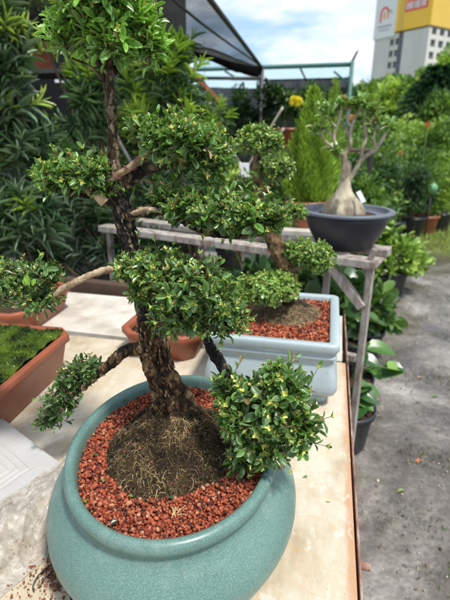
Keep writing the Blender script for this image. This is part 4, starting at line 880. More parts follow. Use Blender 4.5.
def potted(base_, lobes, n, size, cols, lab, pr_, ph_, potmat=None, trunk=True, cat='potted plant', name='potted_shrub', group=None, **kw):
    t = thing(name, lab, cat, base_, group); nursery_pot(t, base_, pr_, ph_, potmat or M['blackplastic'])
    if trunk:
        m = MB(); b0 = V(*base_) + V(0, 0, ph_ * .8)
        for c, r in lobes[:7]:
            c = np.array(c, float); m.tube(spline([b0 + V(RNG.normal(0, .01), RNG.normal(0, .01), 0), (b0 + c) / 2 + V(RNG.normal(0, .02), 0, .0), c], 5), list(np.linspace(.016, .006, 11)), 8, col=(.16, .12, .08))
        m.build('trunk', M['twig'], t)
    clumps(t, lobes, n, size, cols, **kw); return t
# cloud-pruned shrubs in pots on the grass, right
def L3(x, y, Y, rx, ry, k=.9): return cr(x, y, Y, rx, ry, k)
potted(tuple(onz(391, 242, 0)), [L3(384, 178, 6.3, 17, 10), L3(377, 162, 6.35, 10, 8), L3(386, 206, 6.3, 16, 12), L3(376, 194, 6.3, 9, 8)], 5200, .035, G2 + [(.06, .13, .03)], 'dark cloud pruned shrub with stacked round heads, left of the grey pot on the grass', .16, .30, group='potted shrubs at the far end of the path', lump=.1)
potted(tuple(onz(408, 236, 0)), [L3(409, 172, 6.9, 16, 7), L3(410, 194, 6.9, 15, 15), L3(402, 206, 6.9, 9, 10), L3(420, 185, 6.9, 9, 12)], 5200, .038, G2 + G1[1:3], 'flat topped dark shrub in a grey pot on the grass, far right', .22, .30, M['bowl'], group='potted shrubs at the far end of the path', lump=.15)
potted(tuple(onz(424, 233, 0)), [L3(428, 180, 7.4, 12, 14), L3(424, 197, 7.4, 10, 10)], 2600, .045, G1, 'leafy green shrub in a terracotta pot on the grass at far right', .19, .28, M['terra'], group='potted shrubs at the far end of the path')
potted(tuple(onz(438, 230, 0)), [L3(437, 198, 7.7, 14, 14), L3(446, 178, 7.7, 12, 12)], 3000, .05, G3, 'light green shrub in a black pot, rightmost beside the path', .18, .28, group='potted shrubs at the far end of the path')
t = thing('round_sign', 'round pale green disc on a thin post among the far shrubs at right', 'sign', tuple(onz(436, 236, 0)))
q = ony(432, 188, 7.0); MB().tube([(q[0], 7.0, .0), (q[0], 7.0, q[2])], .012, 8).build('post', M['steel_dark'], t)
m = MB().tube([(q[0], 6.985, q[2]), (q[0], 6.965, q[2])], .07, 28); m.build('disc', simple('green_disc', (.14, .34, .17), .5, .1, 5), t)
# plants in black pots lining the bench and the path
potted((.62, 4.35, 0), [((.62, 4.3, .38), (.22, .18, .16)), ((.45, 4.2, .42), (.12, .12, .16)), ((.78, 4.4, .33), (.14, .14, .12))], 1500, .075, G3, 'bushy light green plant in a black pot beside the concrete path', .17, .24, trunk=False, T=T_BOXLO, mat='leaf')
potted((.40, 3.95, 0), [((.40, 3.95, .55), (.16, .16, .22)), ((.33, 3.9, .75), (.10, .10, .14))], 1100, .07, G3 + G1[2:], 'airy green plant with tiny white flowers between the bench leg and the bushy plant', .15, .24, trunk=False, T=T_BOXLO, mat='leaf')
potted((.46, 5.0, 0), [((.46, 5.0, .6), (.25, .2, .3)), ((.3, 5.1, .85), (.2, .2, .2))], 1500, .07, G1, 'dense green shrub in a black pot behind the airy plant', .17, .25)
t = thing('potted_shrub', 'small leafy plant in a black pot in the shadow of the bench leg', 'potted plant', (.30, 2.9, 0)); nursery_pot(t, (.30, 2.9, 0), .13, .22, M['blackplastic']); clumps(t, [((.30, 2.88, .36), (.16, .14, .12))], 260, .10, G1[1:], T=T_BOXLO, mat='leaf', ratio=.6)
# round-leaved plants below the table edge
def roundleaf(base_, lv, lab, pr_=.12, ph_=.2):
    t = thing('broadleaf_plant', lab, 'potted plant', base_, 'round leaved plants in black pots beside the table'); nursery_pot(t, base_, pr_, ph_, M['blackplastic'])
    st = MB(); top_ = V(*base_) + V(0, 0, ph_ * .9)
    for (x, y, z, dx, dy, L, c) in lv:
        p = onz(x, y, z); d = V(dx, dy, RNG.uniform(-.15, .1)); d = unit(d); b_ = p - d * L * .5
        st.tube(spline([top_, (top_ + b_) / 2 + V(0, 0, .04), b_], 5), .003, 6, col=(.07, .14, .03))
        link('leaf', leaves_mesh('leaf', T_BIG, [b_], [d], [(RNG.normal(0, .15), -.25, 1)], L, L * .78, np.array([c]), np.array([np.array(c) * 1.2])), M['leaf'], t)
    st.build('stems', M['twig'], t); return t
gl = (.07, .17, .03); gd = (.035, .10, .025)
roundleaf((.19, 2.25, 0), [(382, 349, .30, 1, .1, .155, gl), (371, 362, .28, 1, -.3, .12, gd), (390, 371, .25, -.9, -.3, .14, gd), (397, 368, .27, 1, .5, .11, (.20, .34, .06)), (360, 345, .34, -.3, .8, .12, gl), (357, 358, .3, -.8, .2, .12, gd), (375, 372, .20, .5, -.8, .09, gl)], 'plant with big round glossy leaves spreading over the path, middle one by the table')
roundleaf((.160, 1.92, 0), [(366, 394, .30, .9, -.4, .12, gd), (357, 388, .33, -.2, .9, .11, gl), (372, 390, .27, 1, .1, .09, gl), (352, 396, .3, -.9, -.2, .10, gd), (362, 400, .27, .7, -.6, .12, gl), (358, 410, .25, -.3, -.9, .10, gd), (366, 384, .34, .6, .7, .11, gl)], 'round leaved plant in a black pot nearest the camera, under the table edge', .13, .22)
roundleaf((.22, 2.75, 0), [(368, 318, .30, .6, .4, .12, gl), (360, 308, .35, -.5, .6, .12, gd), (372, 300, .36, .6, .4, .13, gd), (378, 296, .34, 1, -.2, .15, (.11, .22, .10)), (352, 318, .35, -.9, .1, .16, (.10, .2, .13))], 'pale veined broad leaved plant behind the blue pot, by the bench leg')
# dark pots and plants under and behind the plank
potted((-.36, 2.55, 0), [((-.36, 2.5, .55), (.22, .2, .16))], 420, .09, G2, 'dim plant in the shadow under the plank bench', .16, .3, trunk=False)
potted((-.02, 2.35, 0), [((-.02, 2.3, .58), (.2, .18, .16))], 380, .10, G1[:3], 'broad green plant in the shade behind the blue pot', .16, .3, trunk=False, T=T_BOXLO, ratio=.7, mat='leaf')
# things on the back bench
potted((-.42, 3.02, .9015), [((-.42, 3.0, 1.13), (.12, .1, .1)), ((-.36, 3.0, 1.26), (.09, .08, .07))], 900, .035, G1, 'small green shrub in a black pot on the back bench beside the golden cypress', .075, .1)
potted((-.70, 2.92, .9015), [((-.70, 2.9, 1.12), (.14, .1, .10)), ((-.76, 2.9, 1.25), (.09, .08, .08))], 900, .04, G3, 'light green shrub in a terracotta pot on the back bench', .08, .1, M['terra'])
m = MB().box(ony(244, 170, 3.4), (.075, .006, .10), b=.002, rz=.2); 
t = thing('price_board', 'small blank white board standing among the plants behind the second bonsai', 'board', tuple(ony(244, 170, 3.4) * V(1, 1, 0))); m.build('panel', M['labelwhite'], t); q = ony(244, 170, 3.41); MB().box((q[0], q[1] + .01, q[2] / 2), (.02, .01, q[2]), b=.002).build('stake', M['wood'], t)
# tall display rack with pots under the canopy
t = thing('display_rack', 'dark steel display rack loaded with potted plants under the far canopy', 'rack', (-.8, 5.6, 0))
for z in (.62, 1.27): MB().box((-.80, 5.6, z), (2.5, .42, .03), b=.004).build('shelf', M['darkwood'], t)
for x in (-2.0, -.8, .42):
    for y in (5.42, 5.78): MB().box((x, y, .635), (.04, .04, 1.27) if False else (.04, .04, 1.225), b=.003).build('post', M['steel_dark'], t)
RK = 1.2865
def rk(px): return float(ony(px, 140, 5.6)[0])
potted((rk(287), 5.55, RK), [((rk(285), 5.55, 1.75), (.16, .14, .14)), ((rk(276), 5.55, 1.85), (.1, .1, .1))], 1500, .045, G2 + G1[1:3], 'dark leafy shrub in a large red pot on the display rack', .17, .22, M['terra'], group='plants on the display rack')
potted((rk(243), 5.6, RK), [((rk(240), 5.6, 1.78), (.10, .1, .16)), ((rk(246), 5.6, 1.62), (.13, .12, .14))], 1500, .045, G2, 'dark upright shrub, leftmost on the display rack', .12, .16, group='plants on the display rack')
potted((rk(266), 5.6, RK), [((rk(266), 5.6, 1.85), (.14, .12, .14)), ((rk(262), 5.6, 1.62), (.12, .12, .12))], 1500, .045, G2 + G1[1:2], 'dark ball headed shrub left of the red pot on the display rack', .12, .16, group='plants on the display rack')
t = potted((rk(303), 5.6, RK), [((rk(300), 5.6, 1.72), (.13, .12, .16)), ((rk(310), 5.6, 1.85), (.12, .12, .12))], 1500, .045, G2 + G1[1:2], 'dark shrub with a yellow flower head, right of the red pot on the display rack', .13, .16, group='plants on the display rack')
clumps(t, [(ony(296, 101, 5.35), (.042, .03, .03))], 110, .04, [(.75, .62, .03), (.8, .7, .06)], name='flowers', T=T_BOXLO, ratio=.6)
potted((rk(222), 5.6, RK), [((rk(224), 5.6, 1.6), (.12, .12, .14))], 900, .045, G1, 'small mid green shrub at the left end of the display rack', .11, .14, group='plants on the display rack')
potted((rk(328), 5.7, RK), [((rk(326), 5.7, 1.7), (.12, .12, .18))], 900, .05, G1, 'mid green upright shrub at the right end of the display rack', .11, .14, group='plants on the display rack')
q = onz(283, 124, 1.4); 
# shrubs on the ground under and beside the rack
for i, (x, y, h, r, cols, lab) in enumerate(((-1.55, 4.9, 1.35, .34, G1, 'green shrub on the ground at the left of the display rack'), (-1.0, 4.7, 1.15, .32, G3, 'light green shrub on the ground in front of the display rack'), (-.45, 4.9, 1.1, .33, G1, 'mid green shrub on the ground below the red pot'),
        (.05, 5.1, 1.2, .32, G2, 'dark shrub on the ground below the right end of the rack'), (.45, 6.1, 1.35, .34, G1, 'rounded green shrub between the rack and the grey potted shrubs'), (.75, 7.6, 1.5, .45, G1, 'green shrub behind the cloud pruned shrub'), (-2.1, 4.4, 1.6, .4, G2, 'dark tall shrub beside the black net wall'), (-1.6, 3.9, 1.5, .3, G1, 'green shrub behind the narrow leaved shrubs'), (-2.6, 3.4, 1.3, .4, G2, 'dark shrub at the left in front of the shelves'))):
    potted((x, y, 0), [((x, y, h - r * .9), (r, r * .9, r)), ((x + .12, y, h - r * 1.9), (r * .9, r * .9, r * .9)), ((x - .12, y + .05, h - r * 1.2), (r * .8, r * .8, r * .8))], 2600, .06, cols, lab, .17, .28, group='shrubs standing on the ground behind the benches')
# pale sticks / bare stems among the back plants
for i, (a, b_, Y, lab) in enumerate((((232, 152), (214, 126), 3.7, 'pale bare stake leaning left among the shrubs above the second bonsai'), ((268, 132), (283, 107), 4.6, 'pale bare stake leaning right in front of the red pot'), ((272, 146), (284, 128), 4.4, 'short pale stake below the red pot'), ((80, 70), (110, 125), 2.75, 'long pale stake leaning behind the upper trunk'))):
    m = MB(); p = ony(*a, Y); q = ony(*b_, Y); lo_, hi_ = (p, q) if p[2] < q[2] else (q, p); d = unit(hi_ - lo_); g0 = lo_ - d * (lo_[2] - .0) / max(d[2], .2); m.tube(spline([g0, (g0 + lo_) / 2 + V(.01, 0, 0), lo_, hi_], 5), .011, 8, col=(.42, .38, .32), disp=.1)
    tag(m.build('stake', M['vc'], None), lab, 'stake', 'pale stakes among the shrubs')
# hanging white-and-red pot
hp = ony(205, 108, 3.9); t = thing('hanging_pot', 'white hanging pot with a red base under the net, above the slender shrub', 'hanging pot', (hp[0], hp[1], hp[2] - .05))
MB().lathe([(.032, -.055), (.05, -.03), (.055, -.012)], (hp[0], hp[1], hp[2]), 24).build('base', M['redpaint'], t)
MB().lathe([(.055, -.0115), (.06, .02), (.052, .045), (.03, .06), (.01, .066)], (hp[0], hp[1], hp[2]), 24).build('bowl', M['white'], t)
MB().tube([hp + V(0, 0, .06), V(hp[0] + .0, hp[1], 2.13)], .002, 5).build('hanger', M['blackwire'], t)
t = thing('hanging_pot', 'small orange terracotta pot hanging left of the white hanging pot', 'hanging pot', ony(186, 96, 3.9)); hq = ony(186, 98, 3.9); MB().lathe([(.03, -.04), (.042, .03), (.036, .03), (.03, .02)], hq, 20).build('pot', M['terra'], t); MB().tube([hq + V(0, 0, .02), V(hq[0], hq[1], 2.13)], .002, 5).build('hanger', M['blackwire'], t)

# ================================================================== STRUCTURES
NZ = 2.13
t = thing('shade_net', 'grey translucent shade net stretched overhead at upper left with a dark rolled edge', 'shade net', (-1.0, 3.5, NZ))
edgeR = [V(-.72, .9, NZ), V(-.72, 2.7, NZ), V(-.83, 5.5, NZ)]
def isx(u, v): 
    y = 2.4 + v * 3.1; xr = -.72 - max(0, (y - 2.7)) / 2.8 * .11; xl = np.interp(y, [2.4, 2.7, 3.3, 3.9, 4.6, 5.2, 5.5], [-2.3, -2.0, -1.52, -1.25, -1.05, -.94, -.86]); x = xr + (xl - xr) * u
    sag = -.10 * math.sin(math.pi * u) * math.sin(math.pi * min(1, max(0, v))) + .02 * noise.noise(Vector((x * 3, y * 2, 0))) + .012 * noise.noise(Vector((x * 11, y * 4, 0)))
    return (x, y, NZ + sag * (1 - v * .3))
G = 60; P = [isx(i / (G - 1), j / (G - 1)) for i in range(G) for j in range(G)]
MB().add(P, [(i * G + j, (i + 1) * G + j, (i + 1) * G + j + 1, i * G + j + 1) for i in range(G - 1) for j in range(G - 1)]).build('net', M['netgrey'], t)
ed = [V(*isx(1, v)) + V(0, 0, -.06) for v in np.linspace(.35, 1, 14)]; m = MB(); P = []
for v in np.linspace(.0, 1, 26):
    p = V(*isx(1, v)); wv_ = .10 + .05 * math.sin(v * 9) * (1 - v) ; P += [p + V(.012, 0, .01), p + V(.018, 0, -wv_ * .4), p + V(.0, 0, -wv_), p + V(-.02, 0, -wv_ * .4)]
m.add(P, [(i * 4 + k, i * 4 + (k + 1) % 4, (i + 1) * 4 + (k + 1) % 4, (i + 1) * 4 + k) for i in range(25) for k in range(4)]); m.build('rolled_edge', M['netroll'], t)
MB().tube([edgeR[0], edgeR[1], edgeR[2]], .017, 10).build('edge_pipe', M['steel_dark'], t)
MB().tube(spline([V(-.80, .9, NZ + .0), V(-.86, 2.7, NZ - .05), V(-.84, 5.0, NZ), V(-.83, 5.5, NZ)], 6), .008, 8).build('tie_cable', M['steel_dark'], t)
MB().tube([V(-.83, 5.5, 0), V(-.83, 5.5, NZ + .02)], .022, 10).build('post', M['steel_dark'], t)
MB().tube([V(-.72, .9, NZ), V(-.72, -2.5, NZ)], .017, 10).build('edge_pipe', M['steel_dark'], t)
MB().tube([V(-.72, -2.5, 0), V(-.72, -2.5, NZ)], .022, 10).build('post', M['steel_dark'], t)
# far canopy
cyy = 10.0; t = thing('canopy', 'pale translucent roof canopy on green steel posts at the far end', 'canopy', (-2.5, 11, 0))
zb = 2.72; BR = ony(353, 66, 10.0)[0]
m = MB(); m.tube([(-9, cyy, zb), (BR, cyy, zb)], .042, 10); m.build('front_beam', M['steel_green'], t)
MB().box((BR / 2 - 4.5, cyy + 1.05, zb - .0), (9 + BR - .1, 1.9, .02)).build('roof_sheet', M['sheet'], t)
MB().tube([(-9, cyy + 2.0, zb - .02), (BR, cyy + 2.0, zb - .02)], .035, 10).build('rear_beam', M['steel_dark'], t)
for x in np.linspace(-8.4, BR - 1.0, 6): MB().tube([(x, cyy + .05, zb - .05), (x, cyy + 1.97, zb - .05)], .02, 8).build('rafter', M['steel_green'], t)
for x in (BR - .02, -4.2, -8.4): MB().tube([(x, cyy - .06, 0), (x, cyy - .06, zb + .05)], .04, 10).build('post', M['steel_green'], t)
MB().tube([(BR - .02, cyy - .06, zb + .05), (BR + .06, cyy - .06, zb + .22)], .022, 8).build('post_tip', M['steel_dark'], t)
MB().tube([(BR - .02, cyy - .06, 2.35), (BR - .35, cyy + 0.4, zb - .07)], .02, 8).build('brace', M['steel_green'], t)
G = 40; P = []
for i in range(G):
    for j in range(14):
        x = -9 + (9 + BR + .0) * i / (G - 1); z = (zb - .06) * j / 13; P.append((x, cyy + 1.95 + .05 * math.sin(x * 7) * (1 - z / 3), z))
MB().add(P, [(i * 14 + j, (i + 1) * 14 + j, (i + 1) * 14 + j + 1, i * 14 + j + 1) for i in range(G - 1) for j in range(13)]).build('net_curtain', M['netblack'], t)
m = MB(); 
for k_ in range(3):
    xa, xb = ony(176, 90, 7.6)[0], ony(262, 90, 7.6)[0]; w_ = (xb - xa) / 3; m = MB(); m.box((xa + w_ * (k_ + .5), 8.1, 2.27 - .02 * k_), (w_ * .985, 1.3, .02), b=.003, ry=.03); m.build('low_roof_panel', M['sheet'], t)
MB().tube([(ony(174, 90, 7.5)[0], 7.46, 2.28), (ony(263, 90, 7.5)[0], 7.46, 2.24)], .025, 8).build('low_roof_beam', M['steel_dark'], t)
for px_ in (176, 261): q = ony(px_, 90, 7.5); MB().tube([(q[0], 7.46, 0), (q[0], 7.46, 2.25)], .025, 8).build('low_roof_post', M['steel_dark'], t)
# near shade house at left: black net walls, shelves with labels
t = thing('shade_house', 'dark net walled shade house with shelves behind the shrubs at the left', 'shade house', (-4, 4.6, 0))
def netwall(a, b_, z0, z1, nm='net_wall'):
    G = 36; P = []; a = V(*a); b_ = V(*b_); d = unit(b_ - a); n_ = V(-d[1], d[0], 0)
    for i in range(G):
        for j in range(12):
            q = a + (b_ - a) * i / (G - 1) + n_ * .04 * math.sin(i * 1.7 + j * .3); P.append((q[0], q[1], z0 + (z1 - z0) * j / 11))
    MB().add(P, [(i * 12 + j, (i + 1) * 12 + j, (i + 1) * 12 + j + 1, i * 12 + j + 1) for i in range(G - 1) for j in range(11)]).build(nm, M['netblack'], t)
netwall((-7.5, 4.4, 0), (-1.98, 5.0, 0), 0, 3.4); netwall((-7.4, 5.6, 0), (-1.9, 6.2, 0), 0, 3.4)
MB().tube([(-1.98, 4.98, 0), (-1.98, 4.98, 3.45)], .03, 10).build('post', M['steel_dark'], t); MB().tube([(-7.5, 4.38, 3.43), (-1.98, 4.98, 3.43)], .025, 10).build('top_rail', M['steel_dark'], t)
pA = dep_a = None
ra = CAM + ray(168, 48) / FPX * 5.0; rb = CAM + ray(219, 102) / FPX * 6.2
m = MB(); bar(m, ra, rb, .05, .07); m.build('rafter', M['redpaint'], t)
MB().tube([rb, (rb[0], rb[1], 0)], .025, 8).build('post', M['redpaint'], t)
# plant shelves inside
t = thing('plant_shelf', 'black steel plant shelves with white labels in the gloom behind the left shrubs', 'shelf', (-2.4, 3.9, 0))
for z in (.5, 1.0, 1.45, 1.93): MB().box((-2.75, 3.9, z), (2.3, .4, .035), b=.003, rz=.08).build('shelf_board', M['steel_dark'], t)
for x in (-3.85, -1.66):
    for y in (3.73, 4.07): MB().box((x, y + (x + 2.75) * .08, 1.0), (.04, .04, 2.0), b=.003).build('upright', M['steel_dark'], t)
for (x, y, wx) in ((17, 31, 14), (65, 81, 20), (5, 68, 9), (62, 52, 9)):
    q = ony(x, y, 3.60); MB().box(q, (wx * mpp(3.6), .004, .022), b=.001, rz=.08).build('label_strip', M['labelwhite'], t)
q0 = ony(14, 2, 3.55); potted((q0[0], 3.85, 1.9485), [((q0[0], 3.8, 2.25), (.18, .15, .16))], 500, .07, G3, 'light green plant in an orange pot on top of the plant shelves', .10, .14, M['terra'])

# ================================================================== TREES beyond
def tree(base_, h, lobes, n, size, cols, lab, tr=.12, group='trees beyond the nursery', **kw):
    t = thing('tree', lab, 'tree', base_, group); b0 = V(*base_); m = MB(); fk = b0 + V(0, 0, h * .35)
    m.tube(spline([b0, b0 + V(.03 * h, 0, h * .18), fk], 5), list(np.linspace(tr, tr * .7, 11)), 10, col=(.16, .13, .10), disp=.1, sc=3)
    for c, r in lobes[:8]:
        c = np.array(c, float); m.tube(spline([fk, (fk + c) / 2 + V(0, 0, .05 * h), c], 5), list(np.linspace(tr * .5, tr * .15, 11)), 7, col=(.16, .13, .10))
    m.build('trunk', M['twig'], t); clumps(t, lobes, n, size, cols, **kw); return t
def TL(x, y, Y, rx, ry): s = mpp(Y); return (ony(x, y, Y), (rx * s, rx * s * .9, ry * s))
def gz(x, Y): return (float(ony(x, 140, Y)[0]), Y, 0)
tree(gz(392, 30), 6, [TL(385, 112, 30, 24, 14), TL(400, 98, 30, 18, 12), TL(372, 122, 30, 20, 14), TL(408, 118, 30, 20, 16)], 11900, 0.330, G3, 'broad yellow green tree in front of the concrete tower', .3)
tree(gz(385, 45), 9, [TL(396, 84, 45, 10, 4), TL(388, 88, 45, 14, 6), TL(382, 98, 45, 22, 10), TL(405, 96, 45, 18, 10)], 10200, 0.420, G1 + [(.03, .08, .05)], 'dark topped tree rising against the foot of the concrete tower', .3)
tree(gz(352, 42), 6, [TL(350, 105, 42, 22, 12), TL(365, 103, 42, 18, 12), TL(338, 115, 42, 20, 14)], 8500, 0.420, G1 + [(.06, .13, .06)], 'hazy green tree right of the canopy post', .3)
tree(gz(440, 20), 6, [TL(450, 78, 20, 14, 12), TL(440, 90, 20, 18, 12), TL(425, 90, 20, 16, 12), TL(455, 84, 20, 20, 20)], 11900, 0.204, G3 + G1[2:], 'bright spreading tree at the right edge, overlapping the tower', .25)
tree(gz(470, 16), 5, [TL(476, 96, 16, 20, 24), TL(462, 130, 16, 22, 24)], 8500, 0.180, G1, 'green tree cut off by the right edge', .2)
# layered dark conifer
t = thing('conifer', 'dark layered conifer with drooping tiers at right', 'tree', gz(430, 13)); bx, by, _ = gz(430, 13); tz = float(ony(430, 68, 13)[2])
MB().tube([(bx, by, 0), (bx, by, tz)], [.10, .02], 10, col=(.12, .09, .07)).build('trunk', M['twig'], t)
Ps, Ds, Cs = [], [], []; nt_ = 15
for k in range(nt_):
    z = 1.0 + (tz - 1.0) * k / (nt_ - 1); r = .20 + 1.5 * (1 - (k / (nt_ - 1))) ** .85
    for b_ in range(11):
        a = b_ * 2 * math.pi / 11 + k * .5
        for s_ in np.linspace(.12, 1, 34):
            for sg in (-1, 1):
                p = V(bx + math.cos(a) * r * s_, by + math.sin(a) * r * s_, z - .22 * s_ * s_ * r + .10 * s_ * r); Ps.append(p + RNG.normal(0, .015, 3)); Ds.append(V(math.cos(a) - sg * math.sin(a) * .8, math.sin(a) + sg * math.cos(a) * .8, RNG.normal(0, .3))); Cs.append(np.array([.022, .065, .03]) * RNG.uniform(.5, 1.9))
link('crown', leaves_mesh('crown', T_QUAD, Ps, Ds, RNG.normal(0, .3, (len(Ps), 3)) + V(0, 0, 1), RNG.uniform(.12, .24, len(Ps)), .045, np.array(Cs)), M['leaf_far'], t)
for (x, Y, y, rx, ry, cols, lab, nn, sz) in ((400, 11, 138, 18, 14, G3, 'bright rounded shrub in the hedge row, left of the layered conifer', 3000, .12), (425, 10, 140, 20, 14, G3 + G1[2:], 'leafy light green shrub in front of the layered conifer', 3200, .11), (448, 9.5, 142, 16, 18, G3, 'bright broad leaved shrub at the right edge of the hedge row', 2600, .12),
        (372, 12, 140, 20, 18, G1, 'mid green shrub behind the bare branches of the desert rose', 3000, .13), (355, 9.5, 155, 18, 20, G1, 'shadowed green shrub beside the tall slim cypress', 2600, .10), (398, 9, 160, 18, 14, G1, 'dense green shrub above the cloud pruned shrubs', 2800, .09), (422, 8.8, 162, 20, 12, G1 + G3[:1], 'green shrub above the flat topped shrub', 2800, .09), (447, 8.6, 168, 16, 14, G3[:3], 'green shrub with a small red bloom at far right', 2200, .09),
        (330, 8.6, 150, 16, 24, G2, 'dark shrub below the right end of the canopy', 2400, .09), (440, 12, 108, 14, 12, G1, 'tall green shrub right of the layered conifer', 2200, .14), (350, 11.5, 112, 9, 12, G1, 'shrub beside the green canopy post', 1500, .13)):
    tree(gz(x, Y), float(ony(x, y, Y)[2]), [TL(x, y, Y, rx, ry), TL(x - rx * .6, y + ry * .7, Y, rx * .7, ry * .8), TL(x + rx * .6, y + ry * .8, Y, rx * .7, ry * .8), TL(x, y + ry * 1.8, Y, rx * 1.1, ry)], int(nn * 1.5), sz * .72, cols, lab, .05, 'shrubs along the far hedge row')
for i, (x, y) in enumerate(((401, 153), (428, 125), (352, 118))):
    t = thing('flower', ['small red bloom among the far shrubs above the flat topped shrub', 'orange bloom beside the layered conifer', 'pink bloom left of the hedge row trees'][i], 'flower', ony(x, y, 8.3)); q = ony(x, y, 8.3)
    clumps(t, [(q, (.035, .035, .03))], 40, .035, [(.6, .08, .05), (.65, .2, .08)], name='petals', T=T_BOXLO); MB().tube([q, (q[0], q[1], 0)], .006, 6, col=(.08, .14, .04)).build('stem', M['twig'], t)
# far hills / wood line closing the horizon
P = []; Gx, Gy = 120, 14
for i in range(Gx):
    for j in range(Gy):
        x = -260 + 520 * i / (Gx - 1); y = 190 + 22 * j; P.append((x, y, -1 + 15 * math.sin(math.pi * min(1, j / (Gy - 1))) ** .8 * (1 + .5 * noise.noise(Vector((x * .02, y * .02, 0)))) + 2.0 * noise.noise(Vector((x * .15, y * .15, 0)))))
m = Mat('far_wood', .95, .1); m.base(m.ramp(m.noise(.25, 8, .7), [(.35, (.045, .09, .05)), (.65, (.10, .17, .08))])); m.bump(m.noise(.3, 6), 1, 2)
tag(MB().add(P, [(i * Gy + j, (i + 1) * Gy + j, (i + 1) * Gy + j + 1, i * Gy + j + 1) for i in range(Gx - 1) for j in range(Gy - 1)]).build('hills', m.m), kind='structure')

# ================================================================== TOWER
def pdep(x, y, D): return CAM + ray(x, y) / FPX * D
A = pdep(375, 37, 140); B = pdep(430, 25, 125.5); Cc = pdep(452, 29.5, 131); A[2] = B[2] = Cc[2] = 0
e1_ = unit(B - A); e2_ = unit(Cc - B); Lf_ = float(np.linalg.norm(B - A)); Ls_ = 26.0; ZB = 30.2; ZT = 48.0
nf = V(e1_[1], -e1_[0], 0); ns_ = V(e2_[1], -e2_[0], 0)
t = thing('tower_block', 'tall concrete tower with white and yellow banners wrapped round its top, far behind at right', 'building', A)
def face(o, e, nrm, u0, u1, z0, z1, d0, d1, mat, nm, par=None):
    m = MB(); P = [];
    for d in (d0, d1):
        for u, z in ((u0, z0), (u1, z0), (u1, z1), (u0, z1)): P.append(o + e * u + nrm * d + V(0, 0, z))
    m.add(P, [(3, 2, 1, 0), (4, 5, 6, 7), (0, 1, 5, 4), (1, 2, 6, 5), (2, 3, 7, 6), (3, 0, 4, 7)], smooth=False); return m.build(nm, M[mat], par or t)
def frac(x): return float((pdep(x, 30, 130) - pdep(375, 30, 130)) @ rt / ((pdep(430, 30, 130) - pdep(375, 30, 130)) @ rt)) * Lf_
uw0, uw1 = frac(392), frac(404)
bk = A - nf * 0 
core = MB(); q = [A - nf * .6, B - nf * .6 - ns_ * .6, B + e2_ * Ls_ - ns_ * .6, A + e2_ * Ls_]; core.add([p + V(0, 0, z) for z in (0, ZT - .5) for p in q], [(3, 2, 1, 0), (4, 5, 6, 7)] + [(i, (i + 1) % 4, (i + 1) % 4 + 4, i + 4) for i in range(4)], smooth=False); core.build('core', M['bdark'], t)
face(A, e1_, nf, 0, uw0, 0, ZB, -.59, 0, 'bconc', 'wall_panel'); face(A, e1_, nf, uw1 + .6, Lf_, 0, ZB, -.59, 0, 'bconc', 'wall_panel')
for k in range(10): z = 1 + k * 3.1; face(A, e1_, nf, uw0 + .02, uw1 - 1.2, z, z + 1.35, -.58, -.1, 'bconc', 'balcony')
face(A, e1_, nf, uw0 + 1.4, uw0 + 1.8, 0, ZB - .1, -.57, -.05, 'bconc', 'pier')
cols_u = [(.02, 1.3), (3.6, 5.0), (7.4, 8.8), (11.2, 12.6), (15, 16.4), (18.8, 20.2), (22.6, 24)]
for a_, b_ in cols_u: face(B, e2_, ns_, a_, b_, 0, ZB, -.59, 0, 'bconc', 'pier')
for k in range(11): z = -.6 + k * 3.1; face(B, e2_, ns_, .03, 24, max(0, z), z + 1.25, -.58, -.08, 'bconc', 'spandrel')
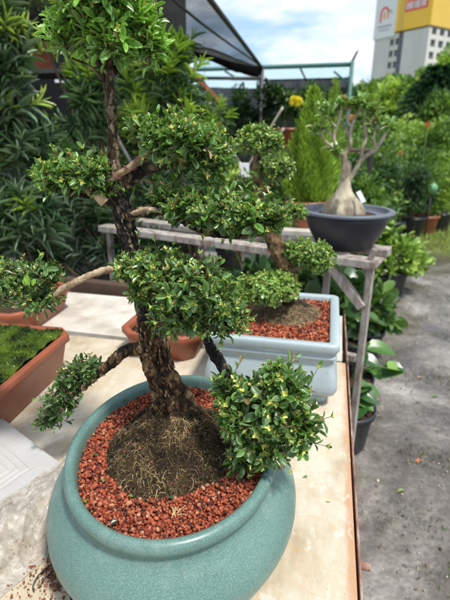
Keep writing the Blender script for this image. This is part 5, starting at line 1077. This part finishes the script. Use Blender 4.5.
# banners
wsp = frac(396.5)
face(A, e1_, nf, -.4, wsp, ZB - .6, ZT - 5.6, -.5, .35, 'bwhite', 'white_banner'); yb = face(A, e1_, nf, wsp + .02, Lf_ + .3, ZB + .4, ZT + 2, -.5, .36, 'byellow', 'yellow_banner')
face(B, e2_, ns_, -.2, 24, ZB + .4, ZT + 2, -.5, .36, 'byellow_shade', 'yellow_banner'); face(A, e1_, nf, wsp + 1.0, wsp + 2.6, ZB + .4, ZT + 2, .362, .42, 'byellow_shade', 'banner_fold')
face(A, e1_, nf, frac(405), frac(426.5), ZB + 4.9, ZB + 7.7, .37, .44, 'bred', 'red_stripe')
u0, u1 = frac(406.3), frac(425.3); nL = 9
m = MB()
for k in range(nL):    # pale capital letters of the stripe (too blurred in the photo to read): stems and bars
    a_ = u0 + (u1 - u0) * k / nL; w_ = (u1 - u0) / nL * .74; z0 = ZB + 5.4; z1 = ZB + 7.2
    def st(ua, ub, za, zb_):
        P = [A + e1_ * u + nf * d + V(0, 0, z) for d in (.442, .47) for u, z in ((ua, za), (ub, za), (ub, zb_), (ua, zb_))]; m.add(P, [(3, 2, 1, 0), (4, 5, 6, 7), (0, 1, 5, 4), (1, 2, 6, 5), (2, 3, 7, 6), (3, 0, 4, 7)], smooth=False)
    st(a_, a_ + .42, z0, z1)
    if k % 3 != 2: st(a_ + w_ - .42, a_ + w_, z0, z1)
    if k % 2: st(a_ + .43, a_ + w_ - (.43 if k % 3 != 2 else 0), z0, z0 + .4)
    if k % 3: st(a_ + .43, a_ + w_ - (.43 if k % 3 != 2 else 0), z1 - .4, z1)
    else: st(a_ + .43, a_ + w_ - .43, (z0 + z1) / 2 - .2, (z0 + z1) / 2 + .2)
m.build('lettering', M['bwhite'], t)
# logo on the white banner: red arch, orange inner stroke, green bar, two lines of small grey text
def arc(cu, cz, r, a0, a1, wd, mat, nm):
    m = MB(); n = 14; P = []
    for k in range(n + 1):
        a = math.radians(a0 + (a1 - a0) * k / n)
        for rr_, d in ((r - wd / 2, .352), (r + wd / 2, .352), (r + wd / 2, .41), (r - wd / 2, .41)): P.append(A + e1_ * (cu + rr_ * math.cos(a)) + nf * d + V(0, 0, cz + rr_ * math.sin(a)))
    m.add(P, [(k * 4 + j, k * 4 + (j + 1) % 4, (k + 1) * 4 + (j + 1) % 4, (k + 1) * 4 + j) for k in range(n) for j in range(4)], smooth=False); m.build(nm, M[mat], t)
cu = wsp * .42
arc(cu, 36.3, 1.3, 0, 180, .6, 'bred', 'logo_arch'); face(A, e1_, nf, cu - 1.6, cu - 1.0, 33.9, 36.28, .352, .41, 'bred', 'logo_stem'); face(A, e1_, nf, cu + 1.0, cu + 1.6, 34.6, 36.28, .352, .41, 'borange', 'logo_stem')
arc(cu + 1.9, 36.0, .6, -20, 170, .4, 'bgreen', 'logo_mark'); face(A, e1_, nf, cu - .3, cu + .25, 34.6, 36.6, .352, .41, 'borange', 'logo_stem')
face(A, e1_, nf, cu - 2.1, cu + 2.9, 32.5, 32.95, .352, .40, 'bgrey', 'small_text_line'); face(A, e1_, nf, cu - 1.6, cu + 2.3, 31.6, 31.9, .352, .40, 'bgrey', 'small_text_line')
